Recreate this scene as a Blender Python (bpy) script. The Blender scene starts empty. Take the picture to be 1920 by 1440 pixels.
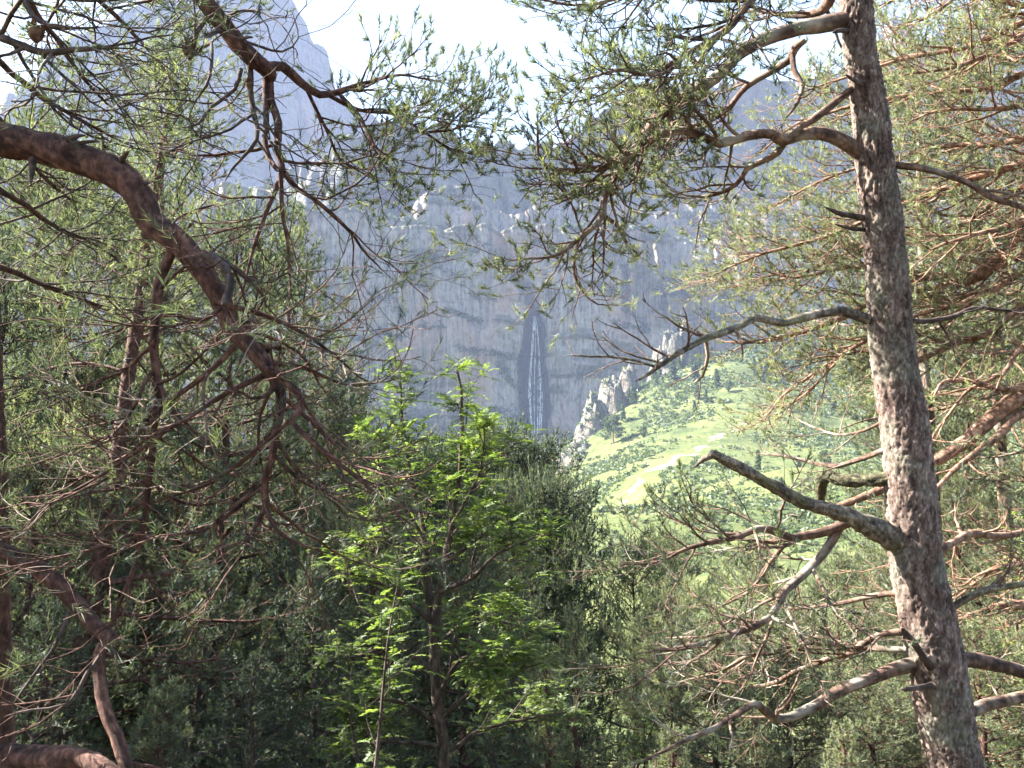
import bpy, math, random
import numpy as np
from mathutils import Vector, noise as mnoise

scene = bpy.context.scene
COL = scene.collection
R = math.radians

# ------------------------------------------------------------------ camera
W, H, F = 1920.0, 1440.0, 1884.0
PITCH = R(8.5)
CAM = np.array([0.0, 0.0, 1.65])
cam_data = bpy.data.cameras.new("camera")
cam_data.sensor_width = 36.0
cam_data.lens = 36.0 * F / W
cam_data.clip_start = 0.05
cam_data.clip_end = 6000.0
cam = bpy.data.objects.new("camera", cam_data)
COL.objects.link(cam)
cam.location = CAM
cam.rotation_euler = (R(90) + PITCH, 0, 0)
scene.camera = cam

# ------------------------------------------------------------------ sky and sun
SUN_AZ, SUN_EL = R(-80), R(39)      # azimuth measured from the view direction, minus = left
world = bpy.data.worlds.new("World")
scene.world = world
world.use_nodes = True
wn = world.node_tree
wn.nodes.clear()
wo = wn.nodes.new("ShaderNodeOutputWorld")
bg = wn.nodes.new("ShaderNodeBackground")
sky = wn.nodes.new("ShaderNodeTexSky")
sky.sky_type = 'NISHITA'
sky.sun_disc = False
sky.sun_elevation = SUN_EL
sky.sun_rotation = SUN_AZ
sky.altitude = 1500
sky.air_density = 1.6
sky.dust_density = 6.0
bg.inputs["Strength"].default_value = 0.052
wn.links.new(sky.outputs[0], bg.inputs[0])
wn.links.new(bg.outputs[0], wo.inputs[0])

sun_dir = Vector((math.sin(SUN_AZ) * math.cos(SUN_EL), math.cos(SUN_AZ) * math.cos(SUN_EL), math.sin(SUN_EL)))
sd = bpy.data.lights.new("sun", 'SUN')
sd.energy = 5.0
sd.angle = R(0.53)
sd.color = (1.0, 0.93, 0.82)
sun = bpy.data.objects.new("sun", sd)
COL.objects.link(sun)
sun.location = (-60, 20, 80)
sun.rotation_euler = sun_dir.to_track_quat('Z', 'Y').to_euler()

vs = scene.view_settings
scene.display_settings.display_device = 'sRGB'
vs.view_transform = 'Standard'
vs.look = 'None'
vs.exposure = 3.15
vs.gamma = 1.0
vs.use_curve_mapping = False
cy = scene.cycles
cy.max_bounces = 6
cy.diffuse_bounces = 3
cy.glossy_bounces = 1
cy.transmission_bounces = 4
cy.transparent_max_bounces = 8
cy.volume_bounces = 1
cy.caustics_reflective = False
cy.caustics_refractive = False
cy.sample_clamp_indirect = 3.0
cy.use_denoising = True
cy.use_adaptive_sampling = True
cy.adaptive_threshold = 0.02

# ------------------------------------------------------------------ helpers
CP, SP = math.cos(PITCH), math.sin(PITCH)
FWD = np.array([0, CP, SP]); UPC = np.array([0, -SP, CP]); RIGHT = np.array([1.0, 0, 0])
UP = np.array([0, 0, 1.0])


def P(px, py, d):
    """world point seen at photo pixel (px,py) at depth d metres"""
    return CAM + d * (FWD + (px - W / 2) / F * RIGHT + (H / 2 - py) / F * UPC)


def zat(py, Y):
    v = (H / 2 - py) / F
    return CAM[2] + Y * (SP + v * CP) / (CP - v * SP)


def xat(px, py, Y):
    v = (H / 2 - py) / F
    return (px - W / 2) / F * Y / (CP - v * SP)


def unit(v):
    n = math.sqrt(v[0] * v[0] + v[1] * v[1] + v[2] * v[2])
    return v / (n if n > 1e-9 else 1.0)


def _hash(ix, iy, seed):
    h = (ix.astype(np.int64) * 374761393 + iy.astype(np.int64) * 668265263 + seed * 974711) & 0x7fffffff
    h = ((h ^ (h >> 13)) * 1274126177) & 0x7fffffff
    h = h ^ (h >> 16)
    return (h & 0xffff) / 65535.0


def vnoise(x, y, seed=0):
    x = np.asarray(x, float); y = np.asarray(y, float)
    ix = np.floor(x); iy = np.floor(y)
    fx = x - ix; fy = y - iy
    fx = fx * fx * (3 - 2 * fx); fy = fy * fy * (3 - 2 * fy)
    a = _hash(ix, iy, seed); b = _hash(ix + 1, iy, seed)
    c = _hash(ix, iy + 1, seed); d = _hash(ix + 1, iy + 1, seed)
    return (a * (1 - fx) + b * fx) * (1 - fy) + (c * (1 - fx) + d * fx) * fy * 1.0


def fbm(x, y, seed=0, octv=4):
    s = 0; a = 0.5; t = 0
    for i in range(octv):
        s = s + a * vnoise(x, y, seed + i * 17); t += a
        x = x * 2.03 + 11.7; y = y * 2.03 - 5.3; a *= 0.5
    return s / t


def sstep(a, b, x):
    t = np.clip((x - a) / (b - a), 0, 1)
    return t * t * (3 - 2 * t)


class MB:
    """collects geometry for ONE mesh object"""
    def __init__(self):
        self.v = []; self.q = []; self.t = []; self.tint = []; self.n = 0; self.qm = []; self.tm = []

    def add(self, v, q=None, t=None, tint=0.5, m=0):
        v = np.asarray(v, float).reshape(-1, 3)
        if q is not None and len(q):
            q = np.asarray(q, int).reshape(-1, 4) + self.n
            self.q.append(q); self.qm.append(np.full(len(q), m))
        if t is not None and len(t):
            t = np.asarray(t, int).reshape(-1, 3) + self.n
            self.t.append(t); self.tm.append(np.full(len(t), m))
        self.v.append(v)
        tt = np.asarray(tint, float)
        self.tint.append(np.full(len(v), float(tt)) if tt.ndim == 0 else tt.reshape(-1))
        self.n += len(v)

    def tubes(self, tubes, k=4, tint=0.5, m=0):
        groups = {}
        for pts, rad in tubes:
            groups.setdefault(len(pts), []).append((pts, rad))
        for n, g in groups.items():
            Pt = np.array([a for a, b in g], float); Rd = np.array([b for a, b in g], float)
            T = np.gradient(Pt, axis=1)
            T /= np.maximum(np.linalg.norm(T, axis=2, keepdims=True), 1e-9)
            mean = T.mean(axis=1)
            ref = np.eye(3)[np.argmin(np.abs(mean), axis=1)][:, None, :]
            N = ref - (ref * T).sum(2, keepdims=True) * T
            N /= np.maximum(np.linalg.norm(N, axis=2, keepdims=True), 1e-9)
            Bn = np.cross(T, N)
            a = np.linspace(0, 2 * math.pi, k, endpoint=False)
            ring = N[:, :, None, :] * np.cos(a)[None, None, :, None] + Bn[:, :, None, :] * np.sin(a)[None, None, :, None]
            V = Pt[:, :, None, :] + ring * Rd[:, :, None, None]
            B = len(g)
            idx = np.arange(B * n * k).reshape(B, n, k)
            nx = np.roll(idx, -1, axis=2)
            Q = np.stack([idx[:, :-1], nx[:, :-1], nx[:, 1:], idx[:, 1:]], axis=-1).reshape(-1, 4)
            self.add(V.reshape(-1, 3), q=Q, tint=tint, m=m)

    def build(self, name, mats, parent=None, origin=None, kind=None, smooth=False):
        me = bpy.data.meshes.new(name)
        v = np.concatenate(self.v) if self.v else np.zeros((0, 3))
        if origin is not None:
            v = v - np.asarray(origin)
        q = np.concatenate(self.q) if self.q else np.zeros((0, 4), int)
        t = np.concatenate(self.t) if self.t else np.zeros((0, 3), int)
        me.vertices.add(len(v)); me.vertices.foreach_set("co", v.astype(np.float32).ravel())
        loops = np.concatenate([q.ravel(), t.ravel()]).astype(np.int32)
        me.loops.add(len(loops)); me.loops.foreach_set("vertex_index", loops)
        me.polygons.add(len(q) + len(t))
        st = np.concatenate([np.arange(len(q)) * 4, len(q) * 4 + np.arange(len(t)) * 3]).astype(np.int32)
        me.polygons.foreach_set("loop_start", st)
        if not isinstance(mats, (list, tuple)):
            mats = [mats]
        for mm in mats:
            me.materials.append(mm)
        mi = np.concatenate((self.qm or [np.zeros(0)]) + (self.tm or [np.zeros(0)])).astype(np.int32)
        if len(mats) > 1:
            me.polygons.foreach_set("material_index", mi)
        if smooth:
            me.polygons.foreach_set("use_smooth", np.ones(len(q) + len(t), bool))
        at = me.attributes.new("tint", 'FLOAT', 'POINT')
        at.data.foreach_set("value", np.concatenate(self.tint).astype(np.float32) if self.tint else np.zeros(0, np.float32))
        me.update(calc_edges=True)
        o = bpy.data.objects.new(name, me)
        COL.objects.link(o)
        if parent is not None:
            o.parent = parent
        if kind:
            o["kind"] = kind
        return o


def set_attr(o, name, vals):
    at = o.data.attributes.new(name, 'FLOAT', 'POINT')
    at.data.foreach_set("value", np.asarray(vals, np.float32).ravel())


def tag(o, label, cat, group=None):
    o["label"] = label; o["category"] = cat
    if group:
        o["group"] = group
    return o


def thing(name, loc, label, cat, group=None):
    o = bpy.data.objects.new(name, None)
    COL.objects.link(o)
    o.empty_display_size = 0.2
    o.location = loc
    return tag(o, label, cat, group)


# ------------------------------------------------------------------ materials
def mat_new(name):
    m = bpy.data.materials.new(name); m.use_nodes = True
    nt = m.node_tree; nt.nodes.clear()
    out = nt.nodes.new("ShaderNodeOutputMaterial")
    return m, nt, out


def nd(nt, typ, **kw):
    n = nt.nodes.new(typ)
    for k, v in kw.items():
        if k.startswith("i_"):
            n.inputs[k[2:].replace("_", " ")].default_value = v
        else:
            setattr(n, k, v)
    return n


def ramp(nt, stops):
    n = nt.nodes.new("ShaderNodeValToRGB")
    e = n.color_ramp.elements
    while len(e) < len(stops):
        e.new(0.5)
    for i, (p, c) in enumerate(stops):
        e[i].position = p; e[i].color = (c[0], c[1], c[2], 1)
    return n


def leaf_mat(name, dark, mid, light, transl=0.4, gloss=0.06):
    m, nt, out = mat_new(name)
    L = nt.links.new
    at = nd(nt, "ShaderNodeAttribute", attribute_name="tint")
    rp = ramp(nt, [(0.0, dark), (0.55, mid), (1.0, light)])
    oi = nd(nt, 'ShaderNodeObjectInfo')
    sh = nd(nt, 'ShaderNodeMapRange'); sh.inputs['To Min'].default_value = -0.10; sh.inputs['To Max'].default_value = 0.14
    L(oi.outputs['Random'], sh.inputs[0])
    sa = nd(nt, 'ShaderNodeMath', operation='ADD'); L(at.outputs['Fac'], sa.inputs[0]); L(sh.outputs[0], sa.inputs[1])
    L(sa.outputs[0], rp.inputs[0])
    df = nd(nt, "ShaderNodeBsdfDiffuse"); tr = nd(nt, "ShaderNodeBsdfTranslucent")
    mul = nd(nt, "ShaderNodeMixRGB", blend_type='MULTIPLY'); mul.inputs[0].default_value = 1.0
    mul.inputs[2].default_value = (1.3, 1.4, 0.85, 1)
    L(rp.outputs[0], df.inputs[0]); L(rp.outputs[0], mul.inputs[1]); L(mul.outputs[0], tr.inputs[0])
    mx = nd(nt, "ShaderNodeMixShader"); mx.inputs[0].default_value = transl
    L(df.outputs[0], mx.inputs[1]); L(tr.outputs[0], mx.inputs[2])
    gl = nd(nt, "ShaderNodeBsdfGlossy"); gl.inputs["Roughness"].default_value = 0.6
    gl.inputs["Color"].default_value = (0.9, 0.95, 1.0, 1)
    m2 = nd(nt, "ShaderNodeMixShader"); m2.inputs[0].default_value = gloss
    L(mx.outputs[0], m2.inputs[1]); L(gl.outputs[0], m2.inputs[2])
    L(m2.outputs[0], out.inputs[0])
    return m


def bark_mat(name, c0, c1, c2, scale=9.0, zst=0.35, bump=0.6, dist=0.01, lichen=None, crack=0.35):
    m, nt, out = mat_new(name)
    L = nt.links.new
    tc = nd(nt, "ShaderNodeTexCoord")
    mp = nd(nt, "ShaderNodeMapping"); mp.inputs["Scale"].default_value = (1, 1, zst)
    L(tc.outputs["Object"], mp.inputs[0])
    n1 = nd(nt, "ShaderNodeTexNoise"); n1.inputs["Scale"].default_value = scale; n1.inputs["Detail"].default_value = 6; n1.inputs["Roughness"].default_value = 0.65
    L(mp.outputs[0], n1.inputs["Vector"])
    vo = nd(nt, "ShaderNodeTexVoronoi", feature='DISTANCE_TO_EDGE'); vo.inputs["Scale"].default_value = scale * 2.2
    wv = nd(nt, "ShaderNodeMixRGB", blend_type='ADD'); wv.inputs[0].default_value = 0.12
    L(mp.outputs[0], wv.inputs[1]); L(n1.outputs["Color"], wv.inputs[2]); L(wv.outputs[0], vo.inputs["Vector"])
    rp = ramp(nt, [(0.36, c0), (0.5, c1), (0.64, c2)])
    L(n1.outputs["Fac"], rp.inputs[0])
    cr = nd(nt, "ShaderNodeMapRange"); cr.inputs["From Max"].default_value = 0.10
    L(vo.outputs[0], cr.inputs[0])
    dk = nd(nt, "ShaderNodeMixRGB", blend_type='MULTIPLY'); dk.inputs[2].default_value = (0.35, 0.3, 0.3, 1)
    inv = nd(nt, "ShaderNodeMath", operation='SUBTRACT'); inv.inputs[0].default_value = 1.0
    L(cr.outputs[0], inv.inputs[1])
    ck = nd(nt, 'ShaderNodeMath', operation='MULTIPLY'); ck.inputs[1].default_value = crack
    L(inv.outputs[0], ck.inputs[0]); L(ck.outputs[0], dk.inputs[0]); L(rp.outputs[0], dk.inputs[1])
    col = dk.outputs[0]
    if lichen:
        n3 = nd(nt, "ShaderNodeTexNoise"); n3.inputs["Scale"].default_value = 5.0; n3.inputs["Detail"].default_value = 5
        L(tc.outputs["Object"], n3.inputs["Vector"])
        mr = nd(nt, "ShaderNodeMapRange"); mr.inputs["From Min"].default_value = 0.5; mr.inputs["From Max"].default_value = 0.66
        L(n3.outputs["Fac"], mr.inputs[0])
        lm = nd(nt, "ShaderNodeMixRGB"); lm.inputs[2].default_value = (*lichen, 1)
        L(mr.outputs[0], lm.inputs[0]); L(col, lm.inputs[1]); col = lm.outputs[0]
    at = nd(nt, "ShaderNodeAttribute", attribute_name="tint")
    tm = nd(nt, "ShaderNodeMixRGB", blend_type='MULTIPLY'); tm.inputs[0].default_value = 1.0
    mr2 = nd(nt, "ShaderNodeMapRange"); mr2.inputs["To Min"].default_value = 0.3; mr2.inputs["To Max"].default_value = 1.7
    L(at.outputs["Fac"], mr2.inputs[0]); L(col, tm.inputs[1]); L(mr2.outputs[0], tm.inputs[2])
    bs = nd(nt, "ShaderNodeBsdfPrincipled"); bs.inputs["Roughness"].default_value = 0.85
    bs.inputs["Specular IOR Level"].default_value = 0.25
    L(tm.outputs[0], bs.inputs["Base Color"])
    ad = nd(nt, "ShaderNodeMath", operation='ADD'); L(n1.outputs["Fac"], ad.inputs[0])
    ck2 = nd(nt, 'ShaderNodeMath', operation='MULTIPLY'); ck2.inputs[1].default_value = 0.4; L(cr.outputs[0], ck2.inputs[0]); L(ck2.outputs[0], ad.inputs[1])
    bp = nd(nt, "ShaderNodeBump"); bp.inputs["Strength"].default_value = bump; bp.inputs["Distance"].default_value = dist
    L(ad.outputs[0], bp.inputs["Height"]); L(bp.outputs[0], bs.inputs["Normal"])
    L(bs.outputs[0], out.inputs[0])
    return m


def rock_mat(name, c0, c1, c2, sc=1.0, rust=0.5):
    m, nt, out = mat_new(name)
    L = nt.links.new
    tc = nd(nt, "ShaderNodeTexCoord")
    mp = nd(nt, "ShaderNodeMapping"); mp.inputs["Scale"].default_value = (0.42 * sc, 0.42 * sc, 0.022 * sc)
    L(tc.outputs["Object"], mp.inputs[0])
    n1 = nd(nt, "ShaderNodeTexNoise"); n1.inputs["Scale"].default_value = 1.0; n1.inputs["Detail"].default_value = 7; n1.inputs["Roughness"].default_value = 0.62
    L(mp.outputs[0], n1.inputs["Vector"])
    n2 = nd(nt, "ShaderNodeTexNoise"); n2.inputs["Scale"].default_value = 0.022 * sc; n2.inputs["Detail"].default_value = 6
    mp2 = nd(nt, "ShaderNodeMapping"); mp2.inputs["Scale"].default_value = (1.5, 1.5, 0.5); L(tc.outputs["Object"], mp2.inputs[0])
    L(mp2.outputs[0], n2.inputs["Vector"])
    n4 = nd(nt, "ShaderNodeTexNoise"); n4.inputs["Scale"].default_value = 0.16 * sc; n4.inputs["Detail"].default_value = 6
    L(tc.outputs["Object"], n4.inputs["Vector"])
    ad0 = nd(nt, "ShaderNodeMixRGB"); ad0.inputs[0].default_value = 0.4
    L(n1.outputs["Fac"], ad0.inputs[1]); L(n4.outputs["Fac"], ad0.inputs[2])
    rp = ramp(nt, [(0.37, c0), (0.47, c1), (0.66, c2)])
    L(ad0.outputs[0], rp.inputs[0])
    mr = nd(nt, "ShaderNodeMapRange"); mr.inputs["From Min"].default_value = 0.5; mr.inputs["From Max"].default_value = 0.66; mr.inputs["To Max"].default_value = rust
    L(n2.outputs["Fac"], mr.inputs[0])
    rm = nd(nt, "ShaderNodeMixRGB"); rm.inputs[2].default_value = (0.36, 0.23, 0.17, 1)
    L(mr.outputs[0], rm.inputs[0]); L(rp.outputs[0], rm.inputs[1])
    # lichen / thin moss patches
    n3 = nd(nt, "ShaderNodeTexNoise"); n3.inputs["Scale"].default_value = 0.035 * sc; n3.inputs["Detail"].default_value = 7
    L(tc.outputs["Object"], n3.inputs["Vector"])
    mg = nd(nt, "ShaderNodeMapRange"); mg.inputs["From Min"].default_value = 0.56; mg.inputs["From Max"].default_value = 0.68; mg.inputs["To Max"].default_value = 0.55
    L(n3.outputs["Fac"], mg.inputs[0])
    gm = nd(nt, "ShaderNodeMixRGB"); gm.inputs[2].default_value = (0.12, 0.15, 0.085, 1)
    L(mg.outputs[0], gm.inputs[0]); L(rm.outputs[0], gm.inputs[1])
    av = nd(nt, "ShaderNodeAttribute", attribute_name="veg")
    vm = nd(nt, "ShaderNodeMixRGB"); vm.inputs[2].default_value = (0.045, 0.062, 0.028, 1)
    L(av.outputs["Fac"], vm.inputs[0]); L(gm.outputs[0], vm.inputs[1]); gm = vm
    at = nd(nt, "ShaderNodeAttribute", attribute_name="wet")
    wm = nd(nt, "ShaderNodeMixRGB"); wm.inputs[2].default_value = (0.012, 0.014, 0.018, 1)
    L(at.outputs["Fac"], wm.inputs[0]); L(gm.outputs[0], wm.inputs[1])
    bs = nd(nt, "ShaderNodeBsdfPrincipled"); bs.inputs["Roughness"].default_value = 0.9
    bs.inputs["Specular IOR Level"].default_value = 0.2
    L(wm.outputs[0], bs.inputs["Base Color"])
    ad = nd(nt, "ShaderNodeMath", operation='ADD'); L(n1.outputs["Fac"], ad.inputs[0]); L(n4.outputs["Fac"], ad.inputs[1])
    bp = nd(nt, "ShaderNodeBump"); bp.inputs["Strength"].default_value = 1.0; bp.inputs["Distance"].default_value = 5.0 / sc
    L(ad.outputs[0], bp.inputs["Height"]); L(bp.outputs[0], bs.inputs["Normal"])
    L(bs.outputs[0], out.inputs[0])
    return m


M = {}
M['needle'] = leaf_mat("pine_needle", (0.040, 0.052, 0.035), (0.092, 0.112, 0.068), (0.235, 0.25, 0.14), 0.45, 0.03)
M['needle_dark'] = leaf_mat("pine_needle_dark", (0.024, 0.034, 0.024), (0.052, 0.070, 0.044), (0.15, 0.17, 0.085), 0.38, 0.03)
M['rowan'] = leaf_mat("rowan_leaf", (0.055, 0.088, 0.024), (0.118, 0.168, 0.040), (0.24, 0.28, 0.07), 0.55, 0.03)
M['shrub'] = leaf_mat("shrub_leaf", (0.04, 0.07, 0.02), (0.09, 0.14, 0.03), (0.20, 0.24, 0.05), 0.45, 0.04)
M['hill_leaf'] = leaf_mat("hill_leaf", (0.034, 0.055, 0.022), (0.068, 0.096, 0.036), (0.13, 0.155, 0.055), 0.3, 0.03)
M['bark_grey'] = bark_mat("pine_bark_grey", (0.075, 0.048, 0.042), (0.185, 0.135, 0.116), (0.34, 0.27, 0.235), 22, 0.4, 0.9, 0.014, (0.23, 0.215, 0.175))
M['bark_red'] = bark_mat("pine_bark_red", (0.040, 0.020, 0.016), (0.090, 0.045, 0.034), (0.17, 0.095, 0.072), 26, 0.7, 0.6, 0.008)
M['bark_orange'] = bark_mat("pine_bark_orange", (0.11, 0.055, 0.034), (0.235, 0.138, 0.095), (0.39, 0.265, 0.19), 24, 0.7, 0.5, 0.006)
M['bark_limb'] = bark_mat("pine_limb_bark", (0.06, 0.038, 0.030), (0.13, 0.080, 0.060), (0.26, 0.175, 0.13), 24, 0.7, 0.6, 0.006, (0.30, 0.27, 0.22))
M['bark_dead'] = bark_mat("dead_wood", (0.08, 0.066, 0.052), (0.20, 0.17, 0.135), (0.34, 0.30, 0.24), 22, 0.6, 0.9, 0.012, (0.19, 0.19, 0.11))
M['bark_dark'] = bark_mat("dark_twig_bark", (0.035, 0.025, 0.022), (0.07, 0.05, 0.042), (0.13, 0.10, 0.085), 16, 0.6, 0.5, 0.005)
M['moss'] = bark_mat("mossy_wood", (0.05, 0.045, 0.03), (0.11, 0.105, 0.06), (0.21, 0.20, 0.12), 24, 0.8, 1.0, 0.015)
M['cone'] = bark_mat("cone_scale", (0.05, 0.03, 0.02), (0.11, 0.065, 0.04), (0.18, 0.11, 0.07), 40, 1, 0.4, 0.004)
M['rock'] = rock_mat("cliff_rock", (0.060, 0.057, 0.055), (0.235, 0.212, 0.188), (0.40, 0.37, 0.325), 1.0, 0.75)
M['rock_far'] = rock_mat("mountain_rock", (0.09, 0.088, 0.084), (0.16, 0.155, 0.147), (0.23, 0.22, 0.205), 0.7, 0.35)
M['rock_pale'] = rock_mat("outcrop_rock", (0.06, 0.057, 0.048), (0.135, 0.130, 0.112), (0.225, 0.215, 0.185), 2.2, 0.25)


def water_mat():
    m, nt, out = mat_new("falling_water")
    L = nt.links.new
    tc = nd(nt, "ShaderNodeTexCoord")
    mp = nd(nt, "ShaderNodeMapping"); mp.inputs["Scale"].default_value = (1.2, 1.2, 0.12)
    L(tc.outputs["Object"], mp.inputs[0])
    n = nd(nt, "ShaderNodeTexNoise"); n.inputs["Scale"].default_value = 1.0; n.inputs["Detail"].default_value = 6
    L(mp.outputs[0], n.inputs["Vector"])
    bs = nd(nt, "ShaderNodeBsdfPrincipled"); bs.inputs["Roughness"].default_value = 0.5
    bs.inputs["Base Color"].default_value = (0.82, 0.85, 0.88, 1)
    tp = nd(nt, "ShaderNodeBsdfTransparent")
    mr = nd(nt, "ShaderNodeMapRange"); mr.inputs["From Min"].default_value = 0.36; mr.inputs["From Max"].default_value = 0.80; mr.inputs["To Max"].default_value = 0.8
    L(n.outputs["Fac"], mr.inputs[0])
    mx = nd(nt, "ShaderNodeMixShader"); L(mr.outputs[0], mx.inputs[0]); L(tp.outputs[0], mx.inputs[1]); L(bs.outputs[0], mx.inputs[2])
    L(mx.outputs[0], out.inputs[0])
    return m


M['water'] = water_mat()


def ground_mat():
    m, nt, out = mat_new("hillside_ground")
    L = nt.links.new
    tc = nd(nt, "ShaderNodeTexCoord")
    n1 = nd(nt, "ShaderNodeTexNoise"); n1.inputs["Scale"].default_value = 0.05; n1.inputs["Detail"].default_value = 8; n1.inputs["Roughness"].default_value = 0.65
    L(tc.outputs["Object"], n1.inputs["Vector"])
    n2 = nd(nt, "ShaderNodeTexNoise"); n2.inputs["Scale"].default_value = 0.6; n2.inputs["Detail"].default_value = 6
    L(tc.outputs["Object"], n2.inputs["Vector"])
    rp = ramp(nt, [(0.32, (0.046, 0.064, 0.026)), (0.48, (0.078, 0.098, 0.038)), (0.62, (0.112, 0.124, 0.052)), (0.75, (0.14, 0.138, 0.07))])
    L(n1.outputs["Fac"], rp.inputs[0])
    mv = nd(nt, "ShaderNodeMixRGB", blend_type='MULTIPLY'); mv.inputs[0].default_value = 0.8
    rv = ramp(nt, [(0.3, (0.55, 0.6, 0.5)), (0.7, (1.25, 1.2, 1.1))])
    L(n2.outputs["Fac"], rv.inputs[0]); L(rp.outputs[0], mv.inputs[1]); L(rv.outputs[0], mv.inputs[2])
    at = nd(nt, "ShaderNodeAttribute", attribute_name="sand")
    nb = nd(nt, "ShaderNodeTexNoise"); nb.inputs["Scale"].default_value = 0.12; nb.inputs["Detail"].default_value = 7; nb.inputs["Roughness"].default_value = 0.7
    L(tc.outputs["Object"], nb.inputs["Vector"])
    ms = nd(nt, "ShaderNodeMath", operation='MULTIPLY_ADD'); ms.inputs[1].default_value = 1.0
    sb = nd(nt, "ShaderNodeMath", operation='SUBTRACT'); sb.inputs[1].default_value = 0.5
    L(nb.outputs["Fac"], sb.inputs[0])
    mm = nd(nt, "ShaderNodeMath", operation='MULTIPLY'); mm.inputs[1].default_value = 2.4
    L(sb.outputs[0], mm.inputs[0]); L(at.outputs["Fac"], ms.inputs[0]); L(mm.outputs[0], ms.inputs[2])
    mr = nd(nt, "ShaderNodeMapRange"); mr.inputs["From Min"].default_value = 0.42; mr.inputs["From Max"].default_value = 0.58
    L(ms.outputs[0], mr.inputs[0])
    mx = nd(nt, "ShaderNodeMixRGB"); mx.inputs[2].default_value = (0.25, 0.215, 0.16, 1)
    L(mr.outputs[0], mx.inputs[0]); L(mv.outputs[0], mx.inputs[1])
    af = nd(nt, "ShaderNodeAttribute", attribute_name="litter")
    ml = nd(nt, "ShaderNodeMixRGB"); ml.inputs[2].default_value = (0.07, 0.055, 0.035, 1)
    L(af.outputs["Fac"], ml.inputs[0]); L(mx.outputs[0], ml.inputs[1])
    bs = nd(nt, "ShaderNodeBsdfPrincipled"); bs.inputs["Roughness"].default_value = 0.95; bs.inputs["Specular IOR Level"].default_value = 0.1
    L(ml.outputs[0], bs.inputs["Base Color"])
    bp = nd(nt, "ShaderNodeBump"); bp.inputs["Strength"].default_value = 0.8; bp.inputs["Distance"].default_value = 0.8
    L(n2.outputs["Fac"], bp.inputs["Height"]); L(bp.outputs[0], bs.inputs["Normal"])
    L(bs.outputs[0], out.inputs[0])
    return m


M['ground'] = ground_mat()

# ================================================================== SETTING
# ------------------------------------------------------------------ ground (thin-plate surface through surveyed points)
ctrl = []
for x, y, z in [(0, 0, 0), (-25, 0, 0.5), (25, 0, 0.5), (0, -30, 6), (-40, -40, 8), (40, -40, 8), (0, 10, -2.4), (-25, 12, -2.2), (25, 12, -2.0),
                (0, 25, -6.5), (-40, 28, -6), (40, 28, -5.5), (0, 55, -13), (-80, 60, -12), (70, 60, -10), (0, 110, -18), (-120, 130, -18),
                (110, 120, -10), (-60, 220, -16), (-250, 250, -5), (-500, 200, 20), (0, 300, -14), (-150, 420, -6), (-20, 450, 0), (-400, 500, 20),
                (-100, 620, 10), (-300, 700, 25), (0, 620, 14), (-700, 500, 60), (-700, -60, 30), (500, -60, 40), (-900, 800, 90), (700, 100, 60), (300, 60, 10)]:
    ctrl.append((x, y, z))
for px, py, d in [(1062, 872, 480), (1100, 818, 500), (1140, 778, 525), (1200, 728, 560), (1280, 690, 600), (1400, 655, 640), (1640, 625, 680),
                  (1900, 570, 700), (2200, 500, 720), (1085, 968, 235), (1150, 905, 330), (1200, 912, 300), (1260, 868, 350), (1340, 828, 400), (1420, 790, 440),
                  (1450, 905, 320), (1550, 900, 310), (1640, 880, 300), (1600, 790, 450), (1640, 720, 540), (1300, 965, 230), (1400, 1000, 200),
                  (1600, 1000, 190), (1900, 950, 210), (1900, 760, 450), (2300, 800, 400), (1180, 840, 430), (1230, 800, 470),
                  (1030, 850, 770), (900, 840, 780), (700, 850, 770), (400, 850, 760), (1100, 850, 760), (1200, 800, 800), (1500, 760, 800), (1900, 700, 800)]:
    p = P(px, py, d); ctrl.append(tuple(p))
ctrl = np.array(ctrl)
CS = 100.0


def tps_fit(pts, lam=2e-3):
    X = pts[:, :2] / CS; n = len(X)
    r2 = ((X[:, None] - X[None]) ** 2).sum(2)
    K = np.where(r2 > 0, 0.5 * r2 * np.log(np.maximum(r2, 1e-12)), 0) + lam * np.eye(n)
    Pm = np.c_[np.ones(n), X]
    A = np.zeros((n + 3, n + 3)); A[:n, :n] = K; A[:n, n:] = Pm; A[n:, :n] = Pm.T
    return np.linalg.solve(A, np.r_[pts[:, 2], 0, 0, 0])


TW = tps_fit(ctrl)


def ground_z(x, y):
    x = np.atleast_1d(np.asarray(x, float)); y = np.atleast_1d(np.asarray(y, float))
    shp = x.shape
    X = np.c_[x.ravel(), y.ravel()] / CS
    r2 = ((X[:, None] - ctrl[None, :, :2] / CS) ** 2).sum(2)
    K = np.where(r2 > 1e-12, 0.5 * r2 * np.log(np.maximum(r2, 1e-12)), 0)
    z = K @ TW[:len(ctrl)] + np.c_[np.ones(len(X)), X] @ TW[len(ctrl):]
    far = sstep(60, 200, X[:, 1] * CS)
    z = z + far * (fbm(X[:, 0] * CS / 38, X[:, 1] * CS / 38, 5, 4) - 0.5) * 9.0 + (fbm(X[:, 0] * CS / 6, X[:, 1] * CS / 6, 9, 3) - 0.5) * (0.5 + 1.2 * far)
    return z.reshape(shp)


def grid_faces(nu, nv):
    idx = np.arange(nu * nv).reshape(nv, nu)
    return np.stack([idx[:-1, :-1], idx[:-1, 1:], idx[1:, 1:], idx[1:, :-1]], -1).reshape(-1, 4)


gx = np.concatenate([np.linspace(-900, -220, 40)[:-1], np.linspace(-220, 520, 230), np.linspace(520, 1000, 30)[1:]])
gy = np.concatenate([np.linspace(-80, 120, 60)[:-1], np.linspace(120, 680, 190), np.linspace(680, 900, 24)[1:]])
GX, GY = np.meshgrid(gx, gy)
GZ = ground_z(GX, GY)
mb = MB(); mb.add(np.stack([GX, GY, GZ], -1), q=grid_faces(len(gx), len(gy)))
ground = mb.build("ground", M['ground'], kind="structure", smooth=True)
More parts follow.
